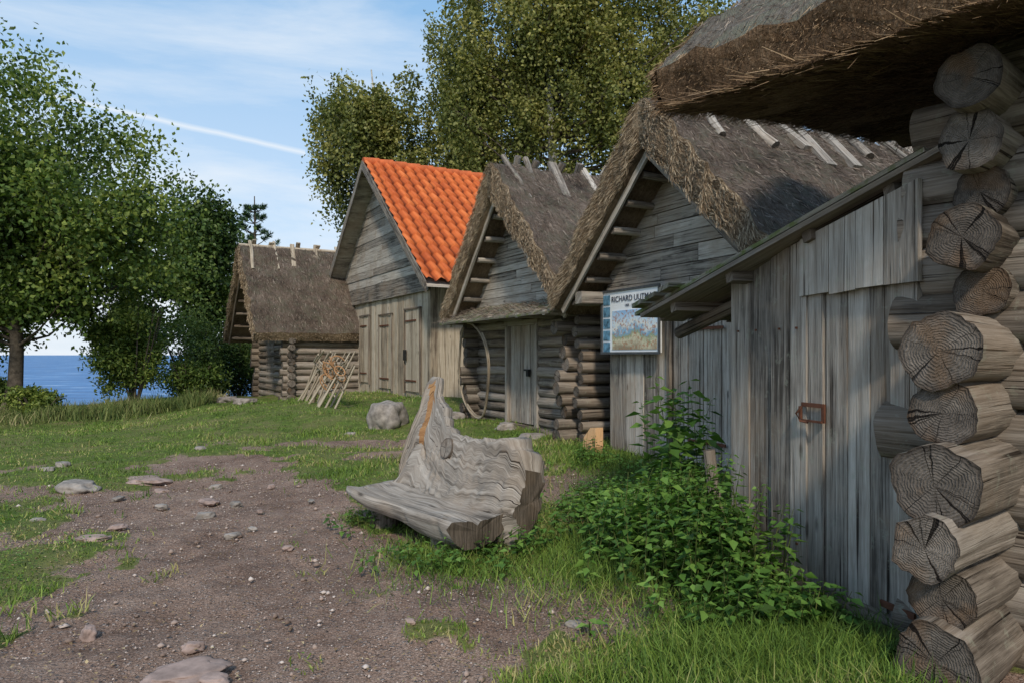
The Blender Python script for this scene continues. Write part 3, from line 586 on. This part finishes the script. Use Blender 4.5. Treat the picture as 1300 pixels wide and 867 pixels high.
# ------------------------------------------------------------------ rocks
def rock(x,y,sx,sy,sz,mat,name='rock',sink=.35,rot=None):
    bm=bmesh.new(); bmesh.ops.create_icosphere(bm,subdivisions=4,radius=1); sd=R(0,100); z=float(gz(x,y)); rot=R(0,3.14) if rot is None else rot
    for v in bm.verts:
        n=v.co.normalized(); d=1+.42*noise.noise(n*1.1+Vector((sd,0,0)))+.16*noise.noise(n*2.7+Vector((0,sd,0)))+.04*noise.noise(n*9+Vector((0,0,sd)))
        c=n*d; c.z=min(c.z,.72+.1*noise.noise(n*2)); c=Vector((c.x*sx,c.y*sy,c.z*sz)); v.co=Matrix.Rotation(rot,3,'Z')@c+Vector((x,y,z+sz*(1-sink)*.35))
    me=bpy.data.meshes.new(name); bm.to_mesh(me); bm.free(); link(me,name,[mat],None,True)
def G2(px,py,h=1.4): Y=h*900/(py-450); return ((px-650)/900*Y,Y)
for (px,py,w_,hz,mt) in [(100,618,.24,.10,0),(187,607,.27,.05,1),(80,590,.11,.07,0),(265,636,.11,.04,1),(262,652,.08,.04,0),(150,665,.07,.03,1),(118,684,.13,.03,1),(295,682,.06,.03,0),(112,800,.05,.05,1),(245,818,.05,.03,1),(236,855,.17,.02,1),(272,864,.07,.02,1),(62,595,.08,.05,0),(205,640,.06,.03,0),(365,700,.04,.02,1),(255,575,.09,.05,0),(330,655,.04,.02,1),(520,800,.03,.02,1),(730,808,.045,.03,0),(445,560,.09,.04,0),(300,640,.06,.04,0),(345,620,.05,.03,1),(48,655,.06,.03,0),(205,617,.08,.03,1),(150,628,.07,.03,0),(275,615,.06,.04,0),(320,675,.04,.02,0),(395,640,.04,.02,0)]:
    x,y=G2(px,py); rock(x,y,w_,w_*.7,hz*1.0,M_pink if mt else M_stone,sink=.8)
rock(-2.15,12.3,.42,.34,.42,M_stone,'boulder',.3)
for (x,y,s,hh) in [(-1.1,13.3,.2,.14),(-.1,11.65,.2,.1),(.3,10.9,.2,.08),(-6.9,18.3,.32,.16),(-7.6,19,.28,.16),(-8.1,19.8,.3,.18),(-1.65,14.6,.26,.18)]:
    rock(x,y,s,s*.8,hh,M_stone,sink=.6)
sl_=empty('sawn_log_slab'); mb=MB(); x,y=.98,9.15; z=float(gz(x,y)); o=Vector((x,y,z-.03)); mb.prism([o+F3.f*-.13,o+F3.f*.14,o+F3.f*.17+Z*.12,o+F3.f*.02+Z*.34+F3.r*.1,o-F3.f*.1+Z*.33+F3.r*.1,o-F3.f*.15+Z*.2+F3.r*.03],F3.r*.12,Z); mb.build('slab',[wood('fresh_wood',(.25,.12,.05),(.45,.25,.115),(.6,.38,.2),.3,0,1,.1)],sl_)
# ------------------------------------------------------------------ ground
N=560; k=6.2; u=np.linspace(-1,1,N); gx=320*np.sinh(k*u)/np.sinh(k)-.8; gy=320*np.sinh(k*u)/np.sinh(k)+5
X,Y=np.meshgrid(gx,gy,indexing='ij'); Zg=gz(X,Y); pm=pathm(X,Y)
Zg=Zg-pm*.025+np.where(pm>.3,(fbm(X*6,Y*6,3)-.5)*.04,0)
V=np.stack([X,Y,Zg],-1).reshape(-1,3); idx=np.arange(N*N).reshape(N,N); F=np.stack([idx[:-1,:-1],idx[1:,:-1],idx[1:,1:],idx[:-1,1:]],-1).reshape(-1,4)
M_g,g,b,o=newmat('ground_soil_grass',.95); ob=g.n('ShaderNodeNewGeometry').outputs['Position']; p=g.attr('path')
n1=g.noise(ob,60,4,.7); n2=g.noise(ob,2.0,4,.65); n3=g.noise(ob,9,4,.65)
vo=g.n('ShaderNodeTexVoronoi',{'Vector':ob,'Scale':42.0}); vo2=g.n('ShaderNodeTexVoronoi',{'Vector':ob,'Scale':95.0})
soil=g.ramp(g.math('MULTIPLY_ADD',n1,.5,g.math('MULTIPLY_ADD',n2,.5,g.math('MULTIPLY',n3,.25))),[(.44,(.14,.088,.064)),(.61,(.38,.262,.205)),(.84,(.60,.455,.37))])
vcol=g.n('ShaderNodeSeparateColor',{0:vo.outputs['Color']}).outputs[0]
peb=g.ramp(vcol,[(0,(.22,.155,.12)),(.5,(.42,.32,.275)),(1,(.68,.58,.52))]); pf=g.math('MULTIPLY',g.ramp(vo.outputs['Distance'],[(.28,1.0),(.42,0.0)]),g.ramp(vcol,[(.45,0.0),(.5,1.0)]))
soil=g.mix(g.math('MULTIPLY',pf,.85),soil,peb)
soil=g.mix(1.0,soil,g.ramp(vo2.outputs['Distance'],[(0,(1.15,1.15,1.15)),(.7,(.55,.52,.50))]),'MULTIPLY')
gr=g.ramp(g.math('MULTIPLY_ADD',n3,.6,g.math('MULTIPLY',n1,.4)),[(.3,(.045,.065,.016)),(.5,(.11,.165,.03)),(.75,(.20,.26,.055))])
gr=g.mix(g.ramp(n2,[(.40,0.0),(.64,.8)]),gr,(.21,.19,.08))
pp=g.math('ADD',p,g.math('MULTIPLY',g.math('SUBTRACT',n3,.5),1.1)); pmk=g.ramp(pp,[(.32,0.0),(.50,1.0)])
c=g.mix(pmk,gr,soil); g.nt.links.new(c,b.inputs['Base Color'])
hh=g.math('MULTIPLY_ADD',pf,.6,g.math('MULTIPLY_ADD',n1,.9,n3)); bump(g,b,hh,.028,1.0)
fast('ground',V,F,[M_g],None,True,rnd=np.zeros(len(F)),vattr={'path':pm.ravel()})
me=bpy.data.meshes.new('sea'); me.from_pydata([(-9000,10,-1.0),(9000,10,-1.0),(9000,12000,-1.0),(-9000,12000,-1.0)],[],[(0,1,2,3)])
M_s,g,b,o=newmat('sea_water',.45); ob=g.n('ShaderNodeNewGeometry').outputs['Position']; n=g.noise(ob,1,5,.7,(.12,.45,1)); c=g.ramp(n,[(.35,(.03,.11,.27)),(.58,(.07,.21,.44)),(.66,(.42,.52,.64))]); g.nt.links.new(c,b.inputs['Base Color']); bump(g,b,n,.5,.8); link(me,'sea',[M_s])
# ------------------------------------------------------------------ grass
def blades(name,x,y,hgt,wid,mat,lean=.45):
    z=gz(x,y); n=len(x); a=rng.uniform(0,2*np.pi,n); P=np.stack([x,y,z-.01],-1); S=np.stack([np.cos(a),np.sin(a),np.zeros(n)],-1)*wid[:,None]/2
    d=rng.normal(0,lean,(n,3)); d[:,2]=1; d/=np.linalg.norm(d,axis=1,keepdims=True); d2=d+rng.normal(0,lean*.6,(n,3)); d2[:,2]-=.35
    M=P+d*hgt[:,None]*.55; T=M+d2*hgt[:,None]*.5
    V=np.stack([P-S,P+S,M+S*.8,M-S*.8,T],1).reshape(-1,3); b0=np.arange(n)*5
    Ft=np.concatenate([np.stack([b0,b0+1,b0+2],-1),np.stack([b0,b0+2,b0+3],-1),np.stack([b0+3,b0+2,b0+4],-1)])
    r0=np.clip(rng.random(n)*.75+(fbm(x*.9+3,y*.9,3)-.38)*1.3,0,1); return fast(name,V,Ft,[mat],None,rnd=np.tile(r0,3))
M_gr=rndmat('grass_blades',[(0,(.045,.08,.015)),(.4,(.10,.18,.028)),(.75,(.185,.265,.048)),(1,(.37,.325,.145))],.6)
n=240000; r=2.2+ (rng.random(n)**1.4)*18; th=rng.uniform(-.80,.72,n); x=r*np.sin(th);y=r*np.cos(th)
pmv=pathm(x,y); keep=(rng.random(n)>pmv*1.03+.05)&~((x>1.5)&(y<4.6))
cl=fbm(x*4,y*4,2); keep&=cl+rng.random(n)*.4>.5; x=x[keep];y=y[keep];cl=cl[keep]
near_wall=np.exp(-np.maximum(0,(1.25-.12*(y-4))-x)*1.6)*(x>-.3)
hg=rng.uniform(.018,.05,len(x))*(1+2.4*np.clip(cl-.5,0,1)+1.2*(fbm(x*1.5,y*1.5+8,2)>.6))+near_wall*rng.uniform(0,.09,len(x))
blades('grass',x,y,hg,rng.uniform(.003,.007,len(x))*(1+np.hypot(x,y)*.10),M_gr)
def patch(cx,cy,sx,sy,n): return rng.normal(cx,sx,n),rng.normal(cy,sy,n)
xs=[];ys=[]
for q in [(1.15,2.95,.25,.25,9000),(1.0,2.9,.4,.2,3000),(1.25,3.9,.15,.5,4500),(.9,5.2,.3,.5,4500),(.55,4.3,.4,.4,3000),(-.35,4.75,.3,.25,2000),(.3,5.2,.25,.3,2500),(1.25,6.6,.35,.8,5000),(1.0,8.5,.25,.6,1500)]:
    a,b_=patch(*q); xs.append(a);ys.append(b_)
x=np.concatenate(xs);y=np.concatenate(ys); kp=~((x>1.62)&(y<3.2))&(x<1.48+.28*(4.6-y).clip(0,2)); x=x[kp];y=y[kp]; blades('tall_grass',x,y,rng.uniform(.06,.18,len(x)),rng.uniform(.003,.007,len(x)),M_gr,.6)
def leaves(name,C,D,Nn,L,W,mat,parent=None,fq=.8):
    n=len(C); D=D/np.linalg.norm(D,axis=1,keepdims=True); S=np.cross(D,Nn); S/=np.linalg.norm(S,axis=1,keepdims=True)+1e-9; U=np.cross(S,D)
    L=np.asarray(L).reshape(-1,1);W=np.asarray(W).reshape(-1,1)
    b=C; m1=C+D*L*.4+S*W*.5+U*L*.08; m2=C+D*L*.4-S*W*.5+U*L*.08; t=C+D*L-U*L*.12
    V=np.stack([b,m1,t,m2],1).reshape(-1,3); i=np.arange(n)*4
    F=np.concatenate([np.stack([i,i+1,i+2],-1),np.stack([i,i+2,i+3],-1)])
    sp=fbm(C[:,0]*fq+C[:,2]*fq*.7,C[:,1]*fq-C[:,2]*fq,3); rd=np.clip(rng.random(n)*.75+(sp-.38)*1.2,0,1)
    return fast(name,V,F,[mat],parent,rnd=np.tile(rd,2))
M_weed=rndmat('weed_leaves',[(0,(.04,.08,.018)),(.5,(.09,.19,.035)),(1,(.20,.33,.07))],.5,.25)
n=18000; r=2.5+rng.random(n)*8; th=rng.uniform(-.75,.5,n); x=r*np.sin(th);y=r*np.cos(th); kp=(rng.random(n)>pathm(x,y)*1.0)&(fbm(x*1.7+9,y*1.7,2)>.5)&~((x>1.4)&(y<5)); x=x[kp];y=y[kp];n=len(x)
C=np.stack([x,y,gz(x,y)+rng.uniform(.01,.04,n)],-1); D=rng.normal(0,1,(n,3)); D[:,2]=abs(D[:,2])*.3; leaves('ground_weeds',C,D,np.tile([0,0,1.],(n,1)),rng.uniform(.015,.035,n),rng.uniform(.012,.026,n),M_weed)
n=3200; x=rng.uniform(-4,1.3,n); y=rng.uniform(2.6,8,n); C=np.stack([x,y,gz(x,y)+.004],-1); D=rng.normal(0,1,(n,3)); D[:,2]*=.08; leaves('fallen_leaves',C,D,np.tile([0,0,1.],(n,1)),rng.uniform(.012,.03,n),rng.uniform(.004,.02,n),rndmat('litter',[(0,(.10,.06,.03)),(.6,(.30,.21,.11)),(1,(.48,.38,.22))]))
def weeds(name,spots,leafL,mat,wr=.58):
    e=empty(name); stems=MB(); C=[];D=[];L=[]
    for (x,y,h) in spots:
        z=float(gz(x,y)); lx,ly=R(-.22,.22)*h,R(-.22,.22)*h-.04; pts=[Vector((x+lx*t*t,y+ly*t*t,z+h*t)) for t in (0,.33,.66,1)]; stems.tube(pts,[.004,.004,.003,.0015],0,4)
        nn=int(h/.05)+2
        for i in range(1,nn+1):
            t=.12+.88*i/nn; p=Vector((x+lx*t*t,y+ly*t*t,z+h*t)); a0=i*1.57+R(-.4,.4)
            for s in (0,math.pi):
                a=a0+s; d=Vector((math.cos(a),math.sin(a),R(-.45,.25))); C.append(tuple(p+d*.012)); D.append(tuple(d)); L.append(leafL*R(.6,1.2)*(1.0-.45*(t>.93)))
    stems.build('stems',[rndmat(name+'_stem',[(0,(.06,.09,.02)),(1,(.12,.14,.04))])],e)
    C=np.array(C);D=np.array(D);L=np.array(L); leaves('leaves',C,D,np.tile([0,0,1.],(len(C),1))+rng.normal(0,.3,C.shape),L,L*wr,mat,e,3)
sp=[]
for i in range(600):
    t=random.random(); y=3.2+2.9*t; wx=1.66-.27*(min(y,4.9)-3.25)-.10; x=wx-abs(random.gauss(0,.32))-.05; h=R(.12,.34)+.42*math.exp(-((y-4.1)/.7)**2)*R(.3,1)
    if y<3.6: h*=.6
    sp.append((x,y,h))
weeds('nettle_patch',sp,.072,M_weed)
sp=[(1.22,5.15,1.05),(1.30,5.3,.95),(1.12,5.25,.7),(1.05,5.05,.5),(1.3,5.0,.8),(1.18,5.4,.85),(1.35,5.5,1.0),(1.4,5.2,.75),(1.15,5.0,1.15),(1.25,5.25,.6),(1.05,5.3,.95),(1.3,4.9,.55),(1.2,4.95,1.0),(1.35,5.1,1.1),(1.1,4.8,.8),(1.0,4.9,.6)]
weeds('raspberry_bush',sp,.12,M_weed,.66)
sp=[(random.gauss(-.45,.3),random.gauss(4.62,.12),R(.08,.2)) for i in range(30)]+[(random.gauss(.05,.2),random.gauss(4.95,.15),R(.1,.25)) for i in range(36)]+[(random.gauss(-1.2,.15),random.gauss(5.75,.12),R(.06,.15)) for i in range(14)]
weeds('bench_weeds',sp,.06,M_weed)
sp=[(random.gauss(1.0,.25),random.gauss(8.2,.7),R(.1,.25)) for i in range(40)]; weeds('shed_weeds',sp,.07,M_weed)
n=15000; x=rng.uniform(-5,.8,n);y=rng.uniform(2.6,9,n); kp=pathm(x,y)>.35; x=x[kp];y=y[kp];n=len(x); s=rng.uniform(.003,.008,n)*(1+(rng.random(n)>.94)*rng.uniform(.5,3.2,n)); z=gz(x,y)-.018
oc=np.array([(1,0,0),(0,1,0),(-1,0,0),(0,-1,0),(0,0,1),(0,0,-1)],float); of=np.array([(0,1,4),(1,2,4),(2,3,4),(3,0,4),(1,0,5),(2,1,5),(3,2,5),(0,3,5)])
V=(np.stack([x,y,z+s*.3],-1)[:,None]+oc[None]*s[:,None,None]*rng.uniform(.5,1.3,(n,6,1))*np.array([1,1,.6])).reshape(-1,3); F=(of[None]+(np.arange(n)*6)[:,None,None]).reshape(-1,3)
fast('gravel',V,F,[rndmat('gravel_stones',[(0,(.17,.12,.095)),(.6,(.38,.29,.245)),(1,(.62,.54,.49))],.9)],None,rnd=np.repeat(rng.random(n),8))
# ------------------------------------------------------------------ trees
def crown_leaves(blobs,droop=0,sub=22,sig=.2):
    C=[]
    for (c,rad,n) in blobs:
        c=np.array(c);rad=np.array(rad); m=sub; q=rng.normal(size=(m,3)); q/=np.linalg.norm(q,axis=1,keepdims=True); q*=rng.uniform(.35,1.0,(m,1)); sc=c+q*rad
        i=rng.integers(0,m,n)
        if droop:
            P=sc[i]+rng.normal(0,1,(n,3))*rad*np.array([sig*.6,sig*.6,sig*.8]); P[:,2]-=np.abs(rng.normal(0,droop,n))*(rng.random(n)>.25)
        else: P=sc[i]+rng.normal(0,1,(n,3))*rad*sig
        C.append(P)
    C=np.concatenate(C); n=len(C); D=rng.normal(0,1,(n,3)); D[:,2]-=.5; return C,D
def tree(name,base,top,tr,blobs,ls,mL,mT,droop=0,sig=.2,sub=22):
    e=empty(name); base=Vector(base);top=Vector(top); mb=MB(); n=8; pts=[base+(top-base)*(i/n)+Vector((noise.noise((i*.6,base.x,1)),noise.noise((i*.6,base.y,4)),0))*.35*(i>0) for i in range(n+1)]
    mb.tube(pts,[tr*(1-.88*i/n)*(1.25 if i==0 else 1) for i in range(n+1)],0,10)
    for (c,rad,_) in blobs:
        c=Vector(c); hz=max(base.z+(top.z-base.z)*.15,min(c.z-.35*(Vector((c.x-base.x,c.y-base.y,0)).length)-.3,top.z-.5)); t=(hz-base.z)/(top.z-base.z); i=min(int(t*n),n-1); p0=pts[i]+(pts[i+1]-pts[i])*(t*n-i)
        md=(p0+c)/2+Vector((0,0,-.12*(c-p0).length+R(-.1,.2))); r0=tr*(1-.85*t)*.32; mb.tube([p0,md,c],[r0,r0*.6,r0*.25],1,6)
        for q in range(3):
            d=Vector((R(-1,1)*rad[0],R(-1,1)*rad[1],R(-.6,.9)*rad[2]))*.85; mb.tube([md+(c-md)*R(.2,.9),c+d*.5+Vector((0,0,.05)),c+d],[r0*.3,r0*.18,r0*.08],1,4)
    mb.build('trunk_and_limbs',[mT,bark],e)
    C,D=crown_leaves(blobs,droop,sub,sig); n=len(C); leaves('foliage',C,D,rng.normal(0,1,(n,3)),rng.uniform(.7,1.3,n)*ls,rng.uniform(.7,1.3,n)*ls*.75,mL,e)
def blobset(c,rad,nb,leaf,br=(.28,.42),shape=None):
    out=[]; c=np.array(c);rad=np.array(rad)
    for i in range(nb):
        q=rng.normal(size=3); q/=np.linalg.norm(q); q*=rng.uniform(.2,.9)
        if shape=='cone': q[:2]*=(1-.36*(q[2]+1))
        p=c+q*rad; s=rng.uniform(*br); out.append((tuple(p),tuple(rad.min()*s*np.array([1.15,1.15,.9])),int(leaf*rng.uniform(.6,1.3))))
    return out
bark=flatmat('bark',(.085,.07,.055),.95,0,.5,14); bbark=flatmat('birch_bark',(.50,.48,.44),.8,0,.5,6)
L_al=rndmat('alder_leaves',[(0,(.028,.052,.013)),(.45,(.085,.14,.028)),(1,(.28,.33,.08))],.45,.25)
L_dk=rndmat('dark_leaves',[(0,(.022,.045,.014)),(.5,(.06,.105,.025)),(1,(.16,.22,.06))],.45,.2)
L_bi=rndmat('birch_leaves',[(0,(.055,.07,.02)),(.45,(.15,.17,.045)),(1,(.35,.33,.11))],.45,.25)
L_pi=rndmat('pine_needles',[(0,(.03,.065,.04)),(1,(.09,.16,.085))],.6)
tree('alder_tree',(-12.3,17.2,-.1),(-11.4,17.5,7.0),.19,blobset((-11.6,17.5,5.4),(3.6,2.8,3.5),56,900,(.26,.42))+blobset((-12.4,17.7,2.9),(2.9,1.6,1.1),18,800,(.38,.5)),.115,L_al,bark,0,.26)
tree('alder_tree',(-14.2,16.6,-.1),(-14.4,17,6.6),.15,blobset((-14.0,17.2,4.4),(2.6,2.4,4.0),36,900,(.30,.44)),.115,L_al,bark,0,.26)
tree('rowan_tree',(-11.6,26,-.3),(-11.4,26,7.0),.16,blobset((-11.4,26,4.6),(2.2,2.0,4.3),36,700,(.32,.48),'cone'),.15,L_dk,bark,0,.24)
tree('rowan_tree',(-9.9,27.5,-.3),(-9.8,27.5,5.0),.13,blobset((-9.7,27.5,3.0),(1.5,1.5,3.0),18,600,(.36,.52),'cone'),.15,L_dk,bark,0,.24)
tree('rowan_tree',(-13.6,25.5,-.3),(-13.5,25.5,4.8),.13,blobset((-13.5,25.5,3.6),(1.6,1.4,2.4),18,600,(.36,.5)),.15,L_dk,bark,0,.24)
b1=blobset((-6.2,30.5,11.0),(3.4,2.6,4.0),62,560,(.20,.34)); tree('birch_tree',(-5.3,30.5,0),(-6.0,30.5,13.8),.24,b1,.15,L_bi,bbark,1.0,.26,14)
b2=blobset((1.6,28.5,13.4),(5.2,3.4,7.2),120,600,(.17,.30))+blobset((6.6,28.5,14),(3.2,3,6.8),48,600,(.20,.36)); tree('birch_tree',(1.9,28.5,.2),(1.2,28.5,19),.3,b2,.15,L_bi,bbark,1.2,.26,14)
mbx=blobset((-1.9,31,12.2),(2.4,2.5,6.4),54,560,(.22,.36)); tree('birch_tree',(-1.2,31,.2),(-1.6,31,17),.2,mbx,.15,L_bi,bbark,1.2,.26,14)
pe=empty('young_pine_tree'); mb=MB(); bx,by=-10.9,30; mb.tube([(bx,by,-.3),(bx+.06,by,4),(bx,by,8.3)],[.14,.09,.02],0,8); C=[];D=[]
for kx in range(11):
    z=2.6+kx*.5+R(-.08,.08); ln0=1.25*(1-(kx/12.5))+.25
    for q in range(4):
        ln=ln0*R(.55,1.2); a=q*1.57+kx*.7+R(-.4,.4); tip=Vector((bx+math.cos(a)*ln,by+math.sin(a)*ln,z+ln*R(.3,.9))); p0=Vector((bx,by,z)); mb.tube([p0,(p0+tip)/2-Vector((0,0,.06)),tip],[.03,.02,.008],0,4)
        for s in range(90):
            t=R(.5,1.02); p=p0+(tip-p0)*t; C.append(tuple(p)); D.append((math.cos(a)*.4+R(-.9,.9),math.sin(a)*.4+R(-.9,.9),R(-.3,1.2)))
mb.build('trunk',[bark],pe); C=np.array(C);D=np.array(D); leaves('needles',C,D,rng.normal(0,1,C.shape),np.full(len(C),.22),np.full(len(C),.035),L_pi,pe)
def shrub(name,c,rad,n,mat,ls=.10):
    z=float(gz(c[0],c[1])); bl=blobset((c[0],c[1],z+rad[2]*.75),rad,max(8,n//600),750,(.4,.6)); e=empty(name); C,D=crown_leaves(bl,0,20,.28); C[:,2]=np.maximum(C[:,2],z); m=len(C)
    leaves('foliage',C,D,rng.normal(0,1,(m,3)),rng.uniform(.7,1.3,m)*ls,rng.uniform(.5,1,m)*ls*.7,mat,e)
    mb=MB()
    for i in range(10): a=R(0,6.28); mb.tube([(c[0],c[1],z-.05),(c[0]+math.cos(a)*rad[0]*.4,c[1]+math.sin(a)*rad[1]*.4,z+rad[2]*.7),(c[0]+math.cos(a)*rad[0]*.7,c[1]+math.sin(a)*rad[1]*.7,z+rad[2]*1.3)],[.03,.02,.008],0,5)
    mb.build('stems',[bark],e)
for c,rd,n,mt in [((-9.8,18.4),(1.15,.9,2.1),12000,L_al),((-9.2,20.5),(1.1,.9,1.2),6000,L_dk),((-10.6,24.0),(1.4,1.2,1.9),9000,L_dk),((-9.5,24.6),(1.4,1.2,1.8),7000,L_dk),((-8.8,19.4),(.8,.7,.8),4000,L_al),((-8.3,25),(1.2,1,1.5),6000,L_dk),((-14.6,17.2),(1.0,.8,1.2),5000,L_al),((-11.4,17.0),(.8,.5,.45),3000,L_al),((-12.9,17.6),(.7,.5,.7),3000,L_dk)]:
    shrub('shrub',c,rd,n,mt)
n=20000; x=rng.uniform(-15,-7.8,n); y=16.6+rng.normal(0,.7,n)+(x+12)*.45; kp=fbm(x*.9,y*.9,2)>.42; x=x[kp];y=y[kp]; hg=rng.uniform(.10,.5,len(x))*(.4+1.2*fbm(x*2,y*2,2)); blades('reeds',x,y,hg,rng.uniform(.012,.026,len(x)),rndmat('reed_blades',[(0,(.06,.10,.025)),(.6,(.16,.19,.06)),(1,(.38,.33,.17))],.7),.3)
# ------------------------------------------------------------------ sky & sun
S=Vector((.02,-.77,.64)).normalized(); el=math.asin(S.z); az=math.atan2(S.x,S.y)
wd=bpy.data.worlds.new("World"); bpy.context.scene.world=wd; wd.use_nodes=True; nt=wd.node_tree; nt.nodes.clear(); g=G(nt)
sky=g.n('ShaderNodeTexSky',sky_type='NISHITA',sun_disc=False,sun_elevation=el,sun_rotation=az,air_density=1.0,dust_density=1.2,ozone_density=1.2)
d=g.n('ShaderNodeTexCoord').outputs['Generated']; sx=g.n('ShaderNodeSeparateXYZ',{0:d})
cl=g.noise(d,1,7,.62,(1.3,1.3,8.0),.6); hz=g.ramp(sx.outputs[2],[(.0,.85),(.16,.50),(.46,.04)])
cf=g.math('ADD',g.math('MULTIPLY',g.ramp(cl,[(.47,0.0),(.72,1.0)]),.5),hz,clamp=True)
dt=g.n('ShaderNodeVectorMath',{0:d,1:(-.2157,.2085,-.9538)},operation='DOT_PRODUCT').outputs['Value']; wv=g.math('MULTIPLY_ADD',g.math('SUBTRACT',g.noise(d,9,3,.6),.5),.006,dt)
ct=g.math('MULTIPLY',g.ramp(g.math('ABSOLUTE',wv),[(.0,1.0),(.008,0.0)]),g.math('LESS_THAN',sx.outputs[0],-.27))
cf=g.math('MAXIMUM',cf,g.math('MULTIPLY',ct,.85))
base=g.mix(.6,sky.outputs[0],(2.0,4.3,7.0))
c=g.mix(cf,base,(6.0,6.4,6.8)); bg=g.n('ShaderNodeBackground',{'Color':c,'Strength':.145}); out=g.n('ShaderNodeOutputWorld'); nt.links.new(bg.outputs[0],out.inputs[0])
sd=bpy.data.lights.new('sun','SUN'); sd.energy=2.8; sd.angle=math.radians(5); sd.color=(1,.89,.73); so=bpy.data.objects.new('sun',sd); bpy.context.scene.collection.objects.link(so); so.rotation_euler=(-S).to_track_quat('-Z','Y').to_euler()
cam=bpy.data.cameras.new('camera'); co=bpy.data.objects.new('camera',cam); bpy.context.scene.collection.objects.link(co); co.location=(0,0,1.6); co.rotation_euler=(math.pi/2,0,0); cam.lens=36*900/1300; cam.sensor_width=36; cam.shift_y=17/1300; cam.clip_start=.05; cam.clip_end=20000
sc=bpy.context.scene; sc.camera=co; sc.view_settings.view_transform='Standard'; sc.view_settings.look='None'; sc.view_settings.exposure=0
